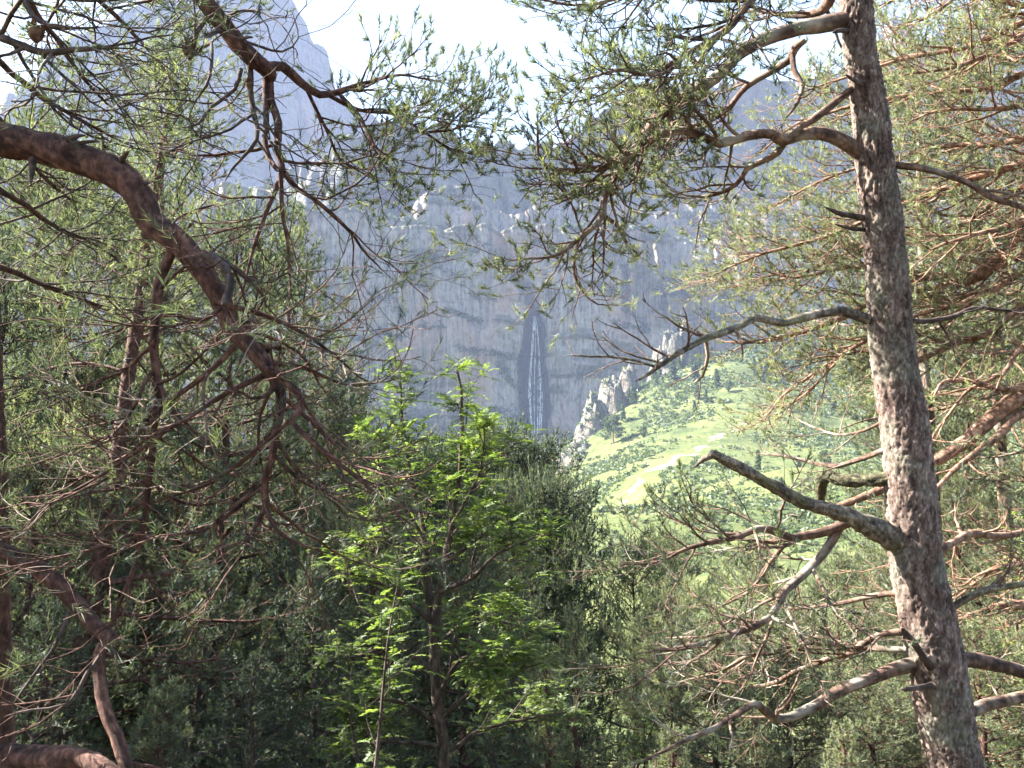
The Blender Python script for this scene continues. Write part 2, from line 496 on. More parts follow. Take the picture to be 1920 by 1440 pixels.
# sand: footpath up the crest of the spur
path_pts = np.array([P(*a)[:2] for a in [(1085, 966, 237), (1130, 935, 270), (1200, 910, 302), (1262, 868, 350), (1340, 828, 402), (1400, 800, 432)]])


def dist_poly(x, y, poly):
    d = np.full(x.shape, 1e9)
    for a, b in zip(poly[:-1], poly[1:]):
        ab = b - a
        t = np.clip(((x - a[0]) * ab[0] + (y - a[1]) * ab[1]) / (ab @ ab), 0, 1)
        d = np.minimum(d, np.hypot(x - a[0] - t * ab[0], y - a[1] - t * ab[1]))
    return d


pd_ = dist_poly(GX, GY, path_pts)
wob = (fbm(GX / 9, GY / 9, 31, 3) - 0.5) * 10
set_attr(ground, "sand", np.clip(1.0 - sstep(-1.0, 4.8, pd_ + wob * 0.8), 0, 1) * 0.62)
set_attr(ground, "litter", 1 - sstep(40, 110, GY))

# ------------------------------------------------------------------ cliff with the waterfall
YC = 800.0
ledge_lines = [[(655, 380), (740, 380), (830, 400)], [(690, 625), (760, 645)], [(855, 655), (910, 660), (968, 668)], [(935, 680), (965, 722)],
               [(1060, 405), (1150, 398), (1280, 402), (1420, 395)], [(1250, 520), (1310, 530)], [(1090, 510), (1200, 535)], [(640, 720), (720, 735)],
               [(820, 500), (870, 515)], [(905, 545), (930, 560)], [(770, 530), (800, 545)], [(560, 480), (640, 500)], [(1160, 590), (1230, 600)],
               [(880, 430), (930, 470), (960, 500)], [(800, 480), (830, 492)], [(700, 560), (745, 575), (760, 600)], [(1240, 520), (1300, 515), (1330, 540)], [(1180, 560), (1225, 592)], [(1085, 700), (1130, 690)], [(840, 585), (900, 600)], [(660, 640), (720, 655)],
               [(735, 690), (800, 700)], [(1350, 470), (1450, 500)], [(1000, 440), (1080, 450)], [(1340, 560), (1420, 580)], [(780, 620), (830, 612)], [(600, 560), (660, 575)]]
wet_rows = np.array([[545, 998, 1012], [565, 994, 1016], [600, 984, 1022], [640, 978, 1024], [672, 969, 1026], [690, 969, 1030],
                     [720, 972, 1034], [760, 974, 1035], [800, 980, 1028], [818, 985, 1022]], float)


def px_of(x, z, Y=YC):
    # photo coordinates of a point of the nominal wall plane y = Y, used only to survey where features sit on the wall
    rel = np.stack([x, np.full_like(x, Y), z - CAM[2]], -1)
    d = rel @ FWD
    return W / 2 + F * x / d, H / 2 - F * (rel @ UPC) / d


def wet_mask(px, py, soft=3.0):
    l = np.interp(py, wet_rows[:, 0], wet_rows[:, 1]); r = np.interp(py, wet_rows[:, 0], wet_rows[:, 2])
    n = (fbm(px / 8, py / 14, 77, 3) - 0.5) * 6
    inside = sstep(-soft, soft, px - l + n) * sstep(-soft, soft, r - px + n)
    return inside * sstep(556, 572, py) * (1 - sstep(806, 822, py))


def cliff_y(x, z):
    x = np.asarray(x, float); z = np.asarray(z, float)
    px, py = px_of(x, z)
    zled = zat(392, YC)
    warp = (fbm(x / 60, z / 60, 3, 3) - 0.5) * 10
    xx = x + warp * 0.5
    y = YC + 0.10 * (z - 60) + 0.24 * (x - 20)
    y = y + 45 * sstep(0, 8, z - zled - (fbm(x / 70, z * 0 + 3, 8, 4) - 0.5) * 52) + 0.35 * np.maximum(z - zled - (fbm(x / 70, z * 0 + 3, 8, 4) - 0.5) * 52 - 6, 0)
    y = y + (fbm(x / 110, z / 110, 12, 3) - 0.5) * 30              # bays and buttresses
    y = y + (fbm(x / 26, z / 48, 14, 3) - 0.5) * 14
    rid = 1 - np.abs(2 * vnoise(xx / 7.5, z / 70, 21) - 1)
    y = y + (rid ** 3) * 4.2                                       # vertical cracks
    rid2 = 1 - np.abs(2 * vnoise(xx / 3.2, z / 30, 22) - 1)
    y = y + (rid2 ** 3) * 1.8
    y = y + (fbm(x / 5, z / 12, 24, 3) - 0.5) * 2.5
    # short horizontal ledges
    lz = np.abs(2 * vnoise(x / 55, z / 9, 41) - 1)
    y = y - np.clip(0.18 - lz, 0, 1) * 26 * sstep(0.5, 0.62, fbm(x / 40, z / 30, 43, 2))
    # notch worn by the fall, and the gully that feeds it
    y = y + wet_mask(px, py, 8) * 13
    gx_ = np.interp(py, [380, 450, 500, 545, 575], [925, 940, 965, 998, 1004])
    y = y + 12 * np.exp(-((px - gx_) / 12) ** 2) * sstep(380, 470, py) * (1 - sstep(560, 600, py))
    # sunlit buttresses on the right
    for bx, t, b, wd, A in [(1240, 428, 520, 12, 22), (1248, 505, 590, 9, 16), (1266, 520, 580, 6, 12), (1165, 440, 530, 12, 16), (1190, 470, 560, 8, 10), (1330, 450, 640, 16, 13), (440, 300, 420, 20, 10), (620, 560, 700, 18, 8), (1400, 430, 700, 26, 15)]:
        ww = wd * (0.25 + 1.2 * fbm(z / 11, z * 0 + bx, 5, 3))
        y = y - A * np.clip(1 - np.abs(px - bx - (py - t) * 0.05) / ww, 0, 1) * sstep(t - 8, t + 12, py) * (1 - sstep(b - 14, b + 6, py))
    return y


cx = np.concatenate([np.linspace(-520, -180, 150)[:-1], np.linspace(-180, 220, 380), np.linspace(220, 620, 130)[1:]])
ct = np.linspace(0, 1, 230)
ztop = zat(318, YC + 0.24 * (cx - 20)) + (fbm(cx / 55, cx * 0, 4, 5) - 0.5) * 70
CX, CT = np.meshgrid(cx, ct)
CZ = zat(900, YC) + (ztop[None] - zat(900, YC)) * CT
CY = cliff_y(CX, CZ)
mb = MB(); mb.add(np.stack([CX, CY, CZ], -1), q=grid_faces(len(cx), len(ct)))
cliff = mb.build("cliff", M['rock'], kind="structure")
PX, PY = px_of(CX, CZ)
wet = wet_mask(PX, PY, 1.5)
gxx = np.interp(PY, [380, 450, 500, 545, 575], [925, 940, 965, 998, 1004])
wet = np.maximum(wet, 0.25 * np.exp(-((PX - gxx) / 6) ** 2) * sstep(430, 500, PY) * (1 - sstep(560, 580, PY)))
set_attr(cliff, "wet", wet)


def flat_parts(Y_, Z_):
    """how far each point lies on a ledge (where the face runs back more than up)"""
    g = np.gradient(Y_, axis=0) / np.maximum(np.abs(np.gradient(Z_, axis=0)), 0.2)
    m = sstep(0.6, 1.4, g)
    for _ in range(3):
        m = np.maximum(m, np.maximum(np.roll(m, 1, 0), np.roll(m, -1, 0)) * 0.97)
    return m


set_attr(cliff, "veg", 0.7 * flat_parts(CY, CZ) * sstep(0.18, 0.36, fbm(CX / 9, CZ / 9, 66, 3)))


def rock_range(name, skyline, base_py, Y, nx, nv, seed, batter, mat, amp=60, shear=0.35):
    """a mountain ridge with a rough near face and a falling back side"""
    sk = np.array(skyline, float)
    pxs = np.linspace(sk[0, 0], sk[-1, 0], nx)
    top = np.interp(pxs, sk[:, 0], sk[:, 1])
    X = (pxs - W / 2) / F * Y / CP
    xm = X.mean()
    for _ in range(4):
        Yl = Y + shear * (X - xm)
        X = (pxs - W / 2) / F * Yl / (CP - (H / 2 - top) / F * SP)
    zt = zat(top, Yl)
    zt = zt + (fbm(pxs / 14, pxs * 0, seed + 3, 4) - 0.5) * 22 + (fbm(pxs / 40, pxs * 0, seed + 5, 2) - 0.5) * 8
    zb = zat(base_py, Y)
    t = np.linspace(0, 1, nv)[:, None]
    Z = zb + (zt[None] - zb) * t
    XX = np.repeat(X[None], nv, 0)
    YY = Y + shear * (XX - xm) - batter * (zt[None] - Z) + (fbm(XX / 120, Z / 160, seed, 5) - 0.5) * amp * 1.1 * (1 - t ** 6)
    rid = 1 - np.abs(2 * fbm(XX / 45 + Z / 300, Z / 150, seed + 9, 3) - 1)
    YY = YY + (rid ** 4) * amp * 0.45 * (1 - t ** 8)
    YY = YY + (fbm(XX / 16, Z / 40, seed + 21, 4) - 0.5) * amp * 0.25
    # back side
    tb = np.linspace(0, 1, 8)[1:, None]
    Zb = zt[None] - (zt[None] - zb) * tb * 0.9
    Yb = YY[-1][None] + 300 * tb + (fbm(np.repeat(X[None], 7, 0) / 60, Zb / 60, seed + 30, 3) - 0.5) * 30
    V = np.stack([np.concatenate([XX, np.repeat(X[None], 7, 0)]), np.concatenate([YY, Yb]), np.concatenate([Z, Zb])], -1)
    mb = MB(); mb.add(V, q=grid_faces(nx, nv + 7))
    o = mb.build(name, mat, kind="structure")
    vg = np.zeros(V.shape[:2]); g_ = np.gradient(YY, axis=0) / np.maximum(np.abs(np.gradient(Z, axis=0)), 0.2)
    vg[:nv] = 0.8 * sstep(0.9, 1.7, g_) * sstep(0.35, 0.6, fbm(XX / 20, Z / 20, seed + 40, 3))
    set_attr(o, "veg", vg)
    return o


rock_range("mountain", [(-420, 420), (-260, 330), (-60, 230), (60, 150), (110, 80), (200, 40), (300, -20), (380, -60), (470, -70), (540, -15), (556, 6), (572, 45), (585, 78), (612, 98), (620, 130), (632, 175),
                        (660, 205), (700, 220), (760, 260), (850, 300), (960, 330), (1100, 360)], 760, 1500, 260, 120, 101, 0.30, M['rock_far'], 60, 0.6)
rock_range("mountain", [(300, 420), (480, 350), (600, 290), (650, 255), (690, 235), (738, 238), (744, 215), (756, 203), (768, 207), (776, 226), (800, 235), (814, 240), (818, 222), (830, 222), (846, 240), (856, 262), (900, 268), (960, 276), (1030, 276), (1075, 262),
                        (1110, 215), (1150, 185), (1220, 165), (1320, 150), (1450, 150), (1560, 140), (1650, 130), (1800, 130), (2000, 150), (2300, 200)], 640, 1000, 330, 90, 211, 0.45, M['rock_far'], 60)
rock_range("mountain", [(1380, 230), (1500, 160), (1590, 120), (1640, 82), (1655, 52), (1672, 36), (1700, 38), (1716, 66), (1728, 84), (1748, 62), (1770, 64), (1800, 88), (1880, 80), (1960, 60), (2100, 70), (2300, 140)], 600, 1250, 200, 70, 307, 0.4, M['rock_far'], 60)

# ------------------------------------------------------------------ small leaf clumps
def leaf_clumps(mb, centers, sizes, per, leaf, rng, tints, flat=0.8, m=0):
    """irregular clumps of leaf-sized triangles; one pass for many clumps"""
    n = len(centers)
    c = np.repeat(np.asarray(centers, float), per, 0)
    s = np.repeat(np.asarray(sizes, float), per)
    off = rng.normal(0, 1, (n * per, 3)); off /= np.linalg.norm(off, axis=1, keepdims=True)
    off *= (rng.random((n * per, 1)) ** 0.45)
    off[:, 2] = np.abs(off[:, 2]) * flat
    p = c + off * s[:, None]
    d1 = rng.normal(0, 1, (n * per, 3)); d1 /= np.linalg.norm(d1, axis=1, keepdims=True)
    d2 = np.cross(d1, rng.normal(0, 1, (n * per, 3))); d2 /= np.linalg.norm(d2, axis=1, keepdims=True)
    L = (np.repeat(np.asarray(leaf, float) * np.ones(n), per) * rng.uniform(0.6, 1.4, n * per))[:, None]
    V = np.stack([p - d2 * L * 0.5, p + d2 * L * 0.5, p + d1 * L], 1).reshape(-1, 3)
    t = np.arange(n * per * 3).reshape(-1, 3)
    tt = np.clip(np.repeat(np.asarray(tints, float), per) + rng.normal(0, 0.12, n * per), 0, 1)
    mb.add(V, t=t, tint=np.repeat(tt, 3), m=m)


rng = np.random.default_rng(3)
# shrubs rooted on the ledges of the cliff
cen = []; siz = []
for ln in ledge_lines:
    ln = np.array(ln, float)
    Ls = np.hypot(*np.diff(ln, axis=0).T).sum()
    for k in range(int(Ls / 1.6)):
        t = rng.random() * (len(ln) - 1); i = int(t); q = ln[i] + (ln[i + 1] - ln[i]) * (t - i) + rng.normal(0, 3.2, 2)
        x = xat(q[0], q[1], YC); z = zat(q[1], YC)
        cen.append((x, z)); siz.append(rng.uniform(1.0, 3.3) * (0.5 + vnoise(q[0] / 12, q[1] / 12, 8)))
for k in range(420):     # the wooded foot of the wall
    q = (rng.uniform(560, 975), rng.uniform(745, 850))
    if q[1] < 760 + 50 * vnoise(q[0] / 60, 0, 4): continue
    cen.append((xat(q[0], q[1], YC), zat(q[1], YC))); siz.append(rng.uniform(2, 4.5))
cen = np.array(cen)
yy = cliff_y(cen[:, 0], cen[:, 1]) - 0.8
mb = MB(); leaf_clumps(mb, np.c_[cen[:, 0], yy, cen[:, 1]], siz, 26, np.array(siz) * 0.42, rng, rng.uniform(0.1, 0.6, len(siz)))
o = mb.build("ledge_shrubs", M['hill_leaf'], kind="stuff")
tag(o, "dark green shrubs rooted along the ledges and foot of the cliff", "shrubs")

# ------------------------------------------------------------------ waterfall
wf_base = np.array([xat(1003, 812, YC), 0, zat(812, YC)]); wf_base[1] = float(cliff_y(wf_base[0], wf_base[2]))
wf = thing("waterfall", wf_base, "thin white waterfall dropping down the dark wet notch in the cliff", "waterfall")
strands = [([(1003, 574), (1001, 620), (998, 660), (995, 710), (995, 760), (999, 812)], 0.50), ([(1004, 574), (1006, 610), (1005, 660), (1003, 720), (1003, 770), (1003, 812)], 0.24),
           ([(1006, 574), (1011, 620), (1014, 670), (1015, 720), (1014, 770), (1012, 812)], 0.40), ([(1007, 578), (1013, 640), (1011, 700), (1010, 760), (1008, 812)], 0.18),
           ([(1002, 590), (997, 650), (993, 700), (992, 740)], 0.2), ([(1016, 690), (1019, 740), (1016, 800)], 0.2), ([(1003, 570), (1004, 585), (1003, 605)], 0.7)]
for sp, wd in strands:
    sp = np.array(sp, float); tt = np.linspace(0, len(sp) - 1, 60)
    qx = np.interp(tt, np.arange(len(sp)), sp[:, 0]) + (fbm(tt * 3, tt * 0, int(wd * 100), 3) - 0.5) * 1.6
    qy = np.interp(tt, np.arange(len(sp)), sp[:, 1])
    x = xat(qx, qy, YC); z = zat(qy, YC); y = cliff_y(x, z)
    y = np.convolve(np.pad(y, 4, mode='edge'), np.ones(9) / 9, 'valid') - 1.8
    rad = 1.7 * wd * (0.4 + 1.1 * fbm(tt * 5, tt * 0, 3 + int(wd * 77), 3)) * np.linspace(0.8, 1.2, 60)
    mb = MB(); mb.tubes([(np.c_[x, y, z], rad)], k=6)
    mb.build("strand", M['water'], wf, wf_base, smooth=True)

# scree cone under the fall
def rock_pile(name, c, rx, ry, h, seed, mat):
    n = 46
    a = np.linspace(0, 2 * math.pi, n); r = np.linspace(0, 1, 16)
    A, RR = np.meshgrid(a, r)
    X = c[0] + np.cos(A) * RR * rx; Y = c[1] + np.sin(A) * RR * ry
    X[:, -1] = X[:, 0]; Y[:, -1] = Y[:, 0]
    Z = c[2] + h * (1 - RR) ** 0.9 + (fbm(X / 4, Y / 4, seed, 4) - 0.5) * 5 * (0.3 + RR) - 3 * RR
    mb = MB(); mb.add(np.stack([X, Y, Z], -1), q=grid_faces(n, 16))
    return mb.build(name, mat)


pc = P(1036, 852, 770)
tag(rock_pile("scree_cone", (pc[0], pc[1], pc[2] - 1), 30, 26, 17, 6, M['rock_pale']), "grey cone of scree heaped below the waterfall", "scree")


# ------------------------------------------------------------------ rock outcrops on the spur
def outcrop(cells, seed, label):
    r = np.random.default_rng(seed)
    bs = [P(px, py_base, d) for px, pt_, py_base, d, n, sp in cells]
    base = bs[0].copy()
    hs = [(pb - pt_) / F * d for px, pt_, pb, d, n, sp in cells]; sps = [c[5] * 1.5 for c in cells]
    xs_ = np.arange(min(b[0] - 2.6 * q for b, q in zip(bs, sps)), max(b[0] + 2.6 * q for b, q in zip(bs, sps)), 0.75)
    ys_ = np.arange(min(b[1] - 2.6 * q for b, q in zip(bs, sps)), max(b[1] + 2.6 * q for b, q in zip(bs, sps)), 0.75)
    X, Y = np.meshgrid(xs_, ys_)
    gz = ground_z(X, Y)
    # blocky joints: nearest jittered cell centre
    def cells_of(sz, sd):
        wx = X + (fbm(X / 4, Y / 4, sd, 2) - 0.5) * 2; wy = Y + (fbm(X / 4, Y / 4, sd + 1, 2) - 0.5) * 2
        best = np.full(X.shape, 1e9); val = np.zeros(X.shape)
        ix = np.floor(wx / sz); iy = np.floor(wy / sz)
        for dx in (-1, 0, 1):
            for dy in (-1, 0, 1):
                cx_ = ix + dx; cy_ = iy + dy
                jx = (cx_ + _hash(cx_, cy_, sd)) * sz; jy = (cy_ + _hash(cx_, cy_, sd + 5)) * sz
                d_ = (wx - jx) ** 2 + (wy - jy) ** 2
                m_ = d_ < best
                best = np.where(m_, d_, best); val = np.where(m_, _hash(cx_, cy_, sd + 9), val)
        return val
    c1 = cells_of(5.0, seed * 31); c2 = cells_of(2.2, seed * 31 + 3)
    top_ = np.full(X.shape, -1e9)
    for b, h, q in zip(bs, hs, sps):
        rr = np.hypot((X - b[0]) / q, (Y - b[1]) / (q * 0.9)) + (fbm(X / 5, Y / 5, seed + 2, 3) - 0.5) * 0.9
        prof = 1 - sstep(0.45, 1.5, rr)
        top_ = np.maximum(top_, np.where(prof > 0.01, (b[2] - gz) * np.clip(prof * 2, 0, 1) + h * prof, -1e9))
    hgt = np.maximum(top_, 0) * (0.50 + 0.38 * c1 + 0.14 * c2)
    Z = gz - 1.2 + hgt * 1.05 + (fbm(X / 1.8, Y / 1.8, seed + 7, 3) - 0.5) * 1.4 + 0.9 * sstep(0.3, 2, hgt)
    X = X + (fbm(X / 1.5, Z / 2, seed + 11, 2) - 0.5) * 1.2; Y = Y + (fbm(Y / 1.5, Z / 2, seed + 12, 2) - 0.5) * 1.2
    mb = MB(); mb.add(np.stack([X, Y, Z], -1), q=grid_faces(len(xs_), len(ys_)))
    o = mb.build("rock_outcrop", M['rock_pale'], origin=base)
    o.location = base
    tag(o, label, "rock", "pale rock outcrops along the spur")
    ok = (hgt > 1.0)
    k = r.choice(np.flatnonzero(ok.ravel()), size=min(60, ok.sum()), replace=False)
    OUT_SHRUBS.append(np.c_[X.ravel()[k], Y.ravel()[k] - 0.4, Z.ravel()[k]])
    return o


OUT_SHRUBS = []
outcrop([(1065, 838, 874, 478, 12, 4), (1085, 820, 862, 484, 14, 4), (1075, 845, 872, 476, 10, 5)], 1, "low pale rock outcrop at the foot of the spur below the waterfall")
outcrop([(1105, 755, 822, 500, 16, 3.4), (1120, 730, 800, 508, 14, 3.5), (1098, 790, 830, 498, 10, 4)], 2, "tall pale rock pinnacle on the spur beside the lone pine")
outcrop([(1150, 690, 770, 530, 14, 4), (1175, 680, 750, 545, 12, 4)], 3, "grey rock ridge between the pinnacle and the columned buttress")
outcrop([(1265, 610, 690, 590, 14, 4.5), (1290, 600, 710, 596, 16, 4.5), (1310, 625, 715, 600, 14, 4.5), (1240, 640, 715, 580, 12, 4.5)], 4, "pale columned rock buttress high on the spur under the bare dead branch")
outcrop([(1345, 660, 720, 610, 12, 5), (1380, 665, 715, 620, 10, 5)], 5, "small grey rock step in the trees right of the columned buttress")

# ------------------------------------------------------------------ growth helpers
def catmull(pts, rad, step):
    pts = np.asarray(pts, float); rad = np.asarray(rad, float)
    n = len(pts)
    ext = np.vstack([2 * pts[0] - pts[1], pts, 2 * pts[-1] - pts[-2]])
    op = []; orr = []
    for i in range(n - 1):
        a, b, c, d = ext[i:i + 4]
        m = max(2, int(np.linalg.norm(c - b) / step))
        t = np.linspace(0, 1, m, endpoint=False)[:, None]
        op.append(0.5 * (2 * b + (c - a) * t + (2 * a - 5 * b + 4 * c - d) * t ** 2 + (3 * b - a - 3 * c + d) * t ** 3))
        orr.append(rad[i] + (rad[i + 1] - rad[i]) * t[:, 0])
    op.append(pts[-1:]); orr.append(rad[-1:])
    return np.concatenate(op), np.concatenate(orr)


def walk(p, d, L, n, rg, curl=0.0, wob=0.12):
    pts = [p]; st = L / (n - 1)
    nz = rg.normal(0, wob, (n, 3))
    for i in range(n - 1):
        d = d + nz[i]; d[2] += curl
        d = unit(d)
        p = p + d * st
        pts.append(p)
    return np.array(pts)


def kids(path, gap, t0, ang, rg, vert=0.35, t1=1.0, side_bias=None):
    seg = np.linalg.norm(np.diff(path, axis=0), axis=1)
    cum = np.r_[0, np.cumsum(seg)]; tot = cum[-1]
    s = tot * t0 + gap * rg.uniform(0.2, 0.8); sg = 1 if rg.random() < 0.5 else -1
    out = []
    while s < tot * t1:
        i = min(np.searchsorted(cum, s) - 1, len(seg) - 1); i = max(i, 0)
        f = (s - cum[i]) / max(seg[i], 1e-6)
        p = path[i] + (path[i + 1] - path[i]) * f
        T = (path[i + 1] - path[i]) / max(seg[i], 1e-6)
        S = np.array([T[1], -T[0], 0.0]); ns = math.hypot(S[0], S[1])
        if ns < 0.25:
            a = rg.uniform(0, 6.283); S = np.array([math.cos(a), math.sin(a), 0.0]); S -= T * (S @ T)
        S = unit(S) * sg
        V = np.cross(T, S)
        S = unit(S + V * rg.normal(0, vert * 2.0))
        a = ang * rg.uniform(0.7, 1.3)
        out.append((p, unit(T * math.cos(a) + S * math.sin(a)), s / tot))
        sg = -sg
        s += gap * rg.uniform(0.55, 1.5)
    return out


def needles(mb, shoots, per, nlen, nwid, rg, ang=(0.35, 1.0), m=0, tip=True):
    """shoots: list of (base, dir, length, tint). Every needle is one slim blade."""
    if not shoots: return
    B = np.array([s[0] for s in shoots]); D = np.array([s[1] for s in shoots])
    Ls = np.array([s[2] for s in shoots]); Ti = np.array([s[3] for s in shoots])
    n = len(B)
    ref = np.where(np.abs(D[:, 2:3]) > 0.9, np.array([[1.0, 0, 0]]), np.array([[0, 0, 1.0]]))
    U = np.cross(D, ref); U /= np.linalg.norm(U, axis=1, keepdims=True)
    V = np.cross(D, U)
    t = rg.uniform(0.0, 1.0, (n, per)) ** 0.75; az = rg.uniform(0, 2 * math.pi, (n, per))
    an = rg.uniform(ang[0], ang[1], (n, per)) * (1.15 - 0.5 * t)
    base = B[:, None] + D[:, None] * (t * Ls[:, None])[..., None]
    rad = U[:, None] * np.cos(az)[..., None] + V[:, None] * np.sin(az)[..., None]
    nd_ = D[:, None] * np.cos(an)[..., None] + rad * np.sin(an)[..., None]
    L = nlen * rg.uniform(0.7, 1.25, (n, per))[..., None]
    w = np.cross(nd_, rg.normal(0, 1, (n, per, 3))); w /= np.maximum(np.linalg.norm(w, axis=2, keepdims=True), 1e-6)
    w = w * nwid * 0.5
    tris = np.stack([base - w, base + w, base + nd_ * L], 2).reshape(-1, 3)
    tt = np.clip(Ti[:, None] + rg.normal(0, 0.09, (n, per)) + (t - 0.5) * 0.14, 0, 1)
    mb.add(tris, t=np.arange(n * per * 3).reshape(-1, 3), tint=np.repeat(tt.ravel(), 3), m=m)


def grow(path, rad, rg, side=(0.7, 0.22), twig=(0.28, 0.13), t0=0.15, fol=1.0, fol_from=0.0, curl=0.06, ang=0.85, shoot=0.10, tint=0.45, tspread=0.16,
         wob=0.13, vert=0.35, hang=0.0, minlen=0.12):
    """children of a limb: side branches, twigs, and the shoots that carry needles. returns (tubes4, tubes3, shoots)"""
    t4 = []; t3 = []; sh = []
    tot = np.linalg.norm(np.diff(path, axis=0), axis=1).sum()
    for p, d, t in kids(path, side[1], t0, ang, rg, vert):
        L = side[0] * rg.uniform(0.45, 1.25) * (1.1 - 0.55 * t)
        r0 = np.interp(t, np.linspace(0, 1, len(rad)), rad) * 0.55
        r0 = min(r0, 0.006 + 0.010 * L)
        sp = walk(p, d, L, 8, rg, curl - hang, wob)
        t4.append((sp, np.linspace(r0, 0.0022, 8)))
        stint = tint + rg.normal(0, tspread * 0.6)
        for p2, d2, tt in kids(sp, twig[1], 0.18, 0.75, rg, 0.5):
            L2 = twig[0] * rg.uniform(0.4, 1.3) * (1.1 - 0.5 * tt)
            tp = walk(p2, d2, L2, 5, rg, curl * 1.3 - hang * 0.5, 0.16)
            t3.append((tp, np.linspace(min(r0 * 0.5, 0.0042), 0.0014, 5)))
            if t >= fol_from and rg.random() < fol:
                e = tp[-1]; dd = unit(tp[-1] - tp[-2] + np.array([0, 0, 0.03]))
                sh.append((e - dd * shoot * 0.6, dd, shoot * rg.uniform(0.7, 1.3), np.clip(stint + rg.normal(0, tspread), 0, 1)))
                if L2 > 0.16 and rg.random() < 0.75:
                    dd2 = unit(tp[-3] - tp[-4] + rg.normal(0, 0.35, 3))
                    sh.append((tp[-3], dd2, shoot * rg.uniform(0.6, 1.0), np.clip(stint - 0.1 + rg.normal(0, tspread), 0, 1)))
        if t >= fol_from and rg.random() < fol:
            dd = unit(sp[-1] - sp[-2])
            sh.append((sp[-1] - dd * 0.03, dd, shoot * 1.2, np.clip(stint + 0.12, 0, 1)))
    # tip of the limb itself
    if fol > 0.3 and rad[-1] < 0.012:
        dd = unit(path[-1] - path[-2])
        sh.append((path[-1] - dd * 0.04, dd, shoot * 1.2, tint))
    return t4, t3, sh


def limb_path(trace, step=0.05, wig=0.006, seed=0):
    """trace: list of (px, py, depth, width_px) surveyed on the photograph -> world path and radii"""
    pts = np.array([P(a, b, d) for a, b, d, w in trace]); rad = np.array([w / F * d * 0.5 for a, b, d, w in trace])
    p, r = catmull(pts, rad, step)
    s = np.arange(len(p)) * step
    for ax in range(3):
        p[:, ax] += (fbm(s / 0.16 + 9.1 * ax, s * 0 + seed, seed + ax, 3) - 0.5) * wig * 2
    r = r * (0.92 + 0.22 * fbm(s / 0.13, s * 0 + seed + 5, seed + 11, 3))
    return p, np.maximum(r, 0.0015)


def knob_tube(mb, p, r, k, seed, amp=0.08):
    """tube with a lumpy skin: bark flakes and swellings, closed tip"""
    n = len(p)
    T = np.gradient(p, axis=0); T /= np.linalg.norm(T, axis=1, keepdims=True)
    N = np.zeros_like(p)
    a = np.array([0, 0, 1.0]) if abs(T[0, 2]) < 0.8 else np.array([1.0, 0, 0])
    v = unit(a - T[0] * (a @ T[0]))
    for i in range(n):
        v = unit(v - T[i] * (v @ T[i])); N[i] = v
    Bn = np.cross(T, N)
    th = np.linspace(0, 2 * math.pi, k, endpoint=False)
    s = np.r_[0, np.cumsum(np.linalg.norm(np.diff(p, axis=0), axis=1))]
    TH, S = np.meshgrid(th, s)
    rr = r[:, None] * np.ones((1, k))
    c = np.cos(TH) * 1.3; sn = np.sin(TH) * 1.3
    f = fbm(c * 1.6 + S / 0.09, sn * 1.6 + S / 0.22, seed, 4) - 0.5
    f2 = fbm(c * 3 + 7, sn * 3 + S / 0.03, seed + 3, 3) - 0.5
    f3 = np.abs(fbm(c * 5 + 3 + S / 0.12, sn * 5 + S / 0.05, seed + 8, 3) - 0.5)
    rr = rr * (1 + amp * 2.2 * f + amp * 1.2 * f2 - amp * 2.0 * np.clip(0.10 - f3, 0, 1) * 4)
    rr[-1] *= 0.4
    V = p[:, None] + N[:, None] * (np.cos(TH) * rr)[..., None] + Bn[:, None] * (np.sin(TH) * rr)[..., None]
    idx = np.arange(n * k).reshape(n, k); nx = np.roll(idx, -1, 1)
    Q = np.stack([idx[:-1], nx[:-1], nx[1:], idx[1:]], -1).reshape(-1, 4)
    tri = [(int(idx[-1, i]), int(nx[-1, i]), n * k) for i in range(k)]
    mb.add(np.vstack([V.reshape(-1, 3), p[-1:]]), q=Q, t=tri, tint=np.r_[np.clip(0.5 + (1.1 * (f + f2) - 2.6 * np.clip(0.10 - f3, 0, 1)).ravel(), 0, 1), 0.4])


def branch(tree, origin, trace, rg, mat, twig_mat, needle_mat, k=10, foliage=True, per=28, nlen=0.055, nwid=0.0042, name="branch", label=None, amp=0.09, step=0.045, extra=None, wig=0.010, **g):
    seed = int(rg.integers(1, 9999))
    p, r = limb_path(trace, step, wig, seed)
    mb = MB(); knob_tube(mb, p, r, k, seed, amp)
    if g.get('bare'):
        t4, t3, sh = [], [], []
    else:
        g.pop('bare', None)
        t4, t3, sh = grow(p, r, rg, **g)
    if t4:
        t4 = [(a, np.maximum(b, 0.0015)) for a, b in t4]
        mb.tubes(t4, 5, 0.45, 1); mb.tubes(t3, 3, 0.45, 1)
    o = mb.build(name, [mat, twig_mat], tree, origin, smooth=True)
    if label: o["label"] = label
    if foliage and sh:
        nm = MB(); needles(nm, sh, per, nlen, nwid, rg)
        nm.build("needles", needle_mat, o, origin, kind="stuff")
    return o, p, r


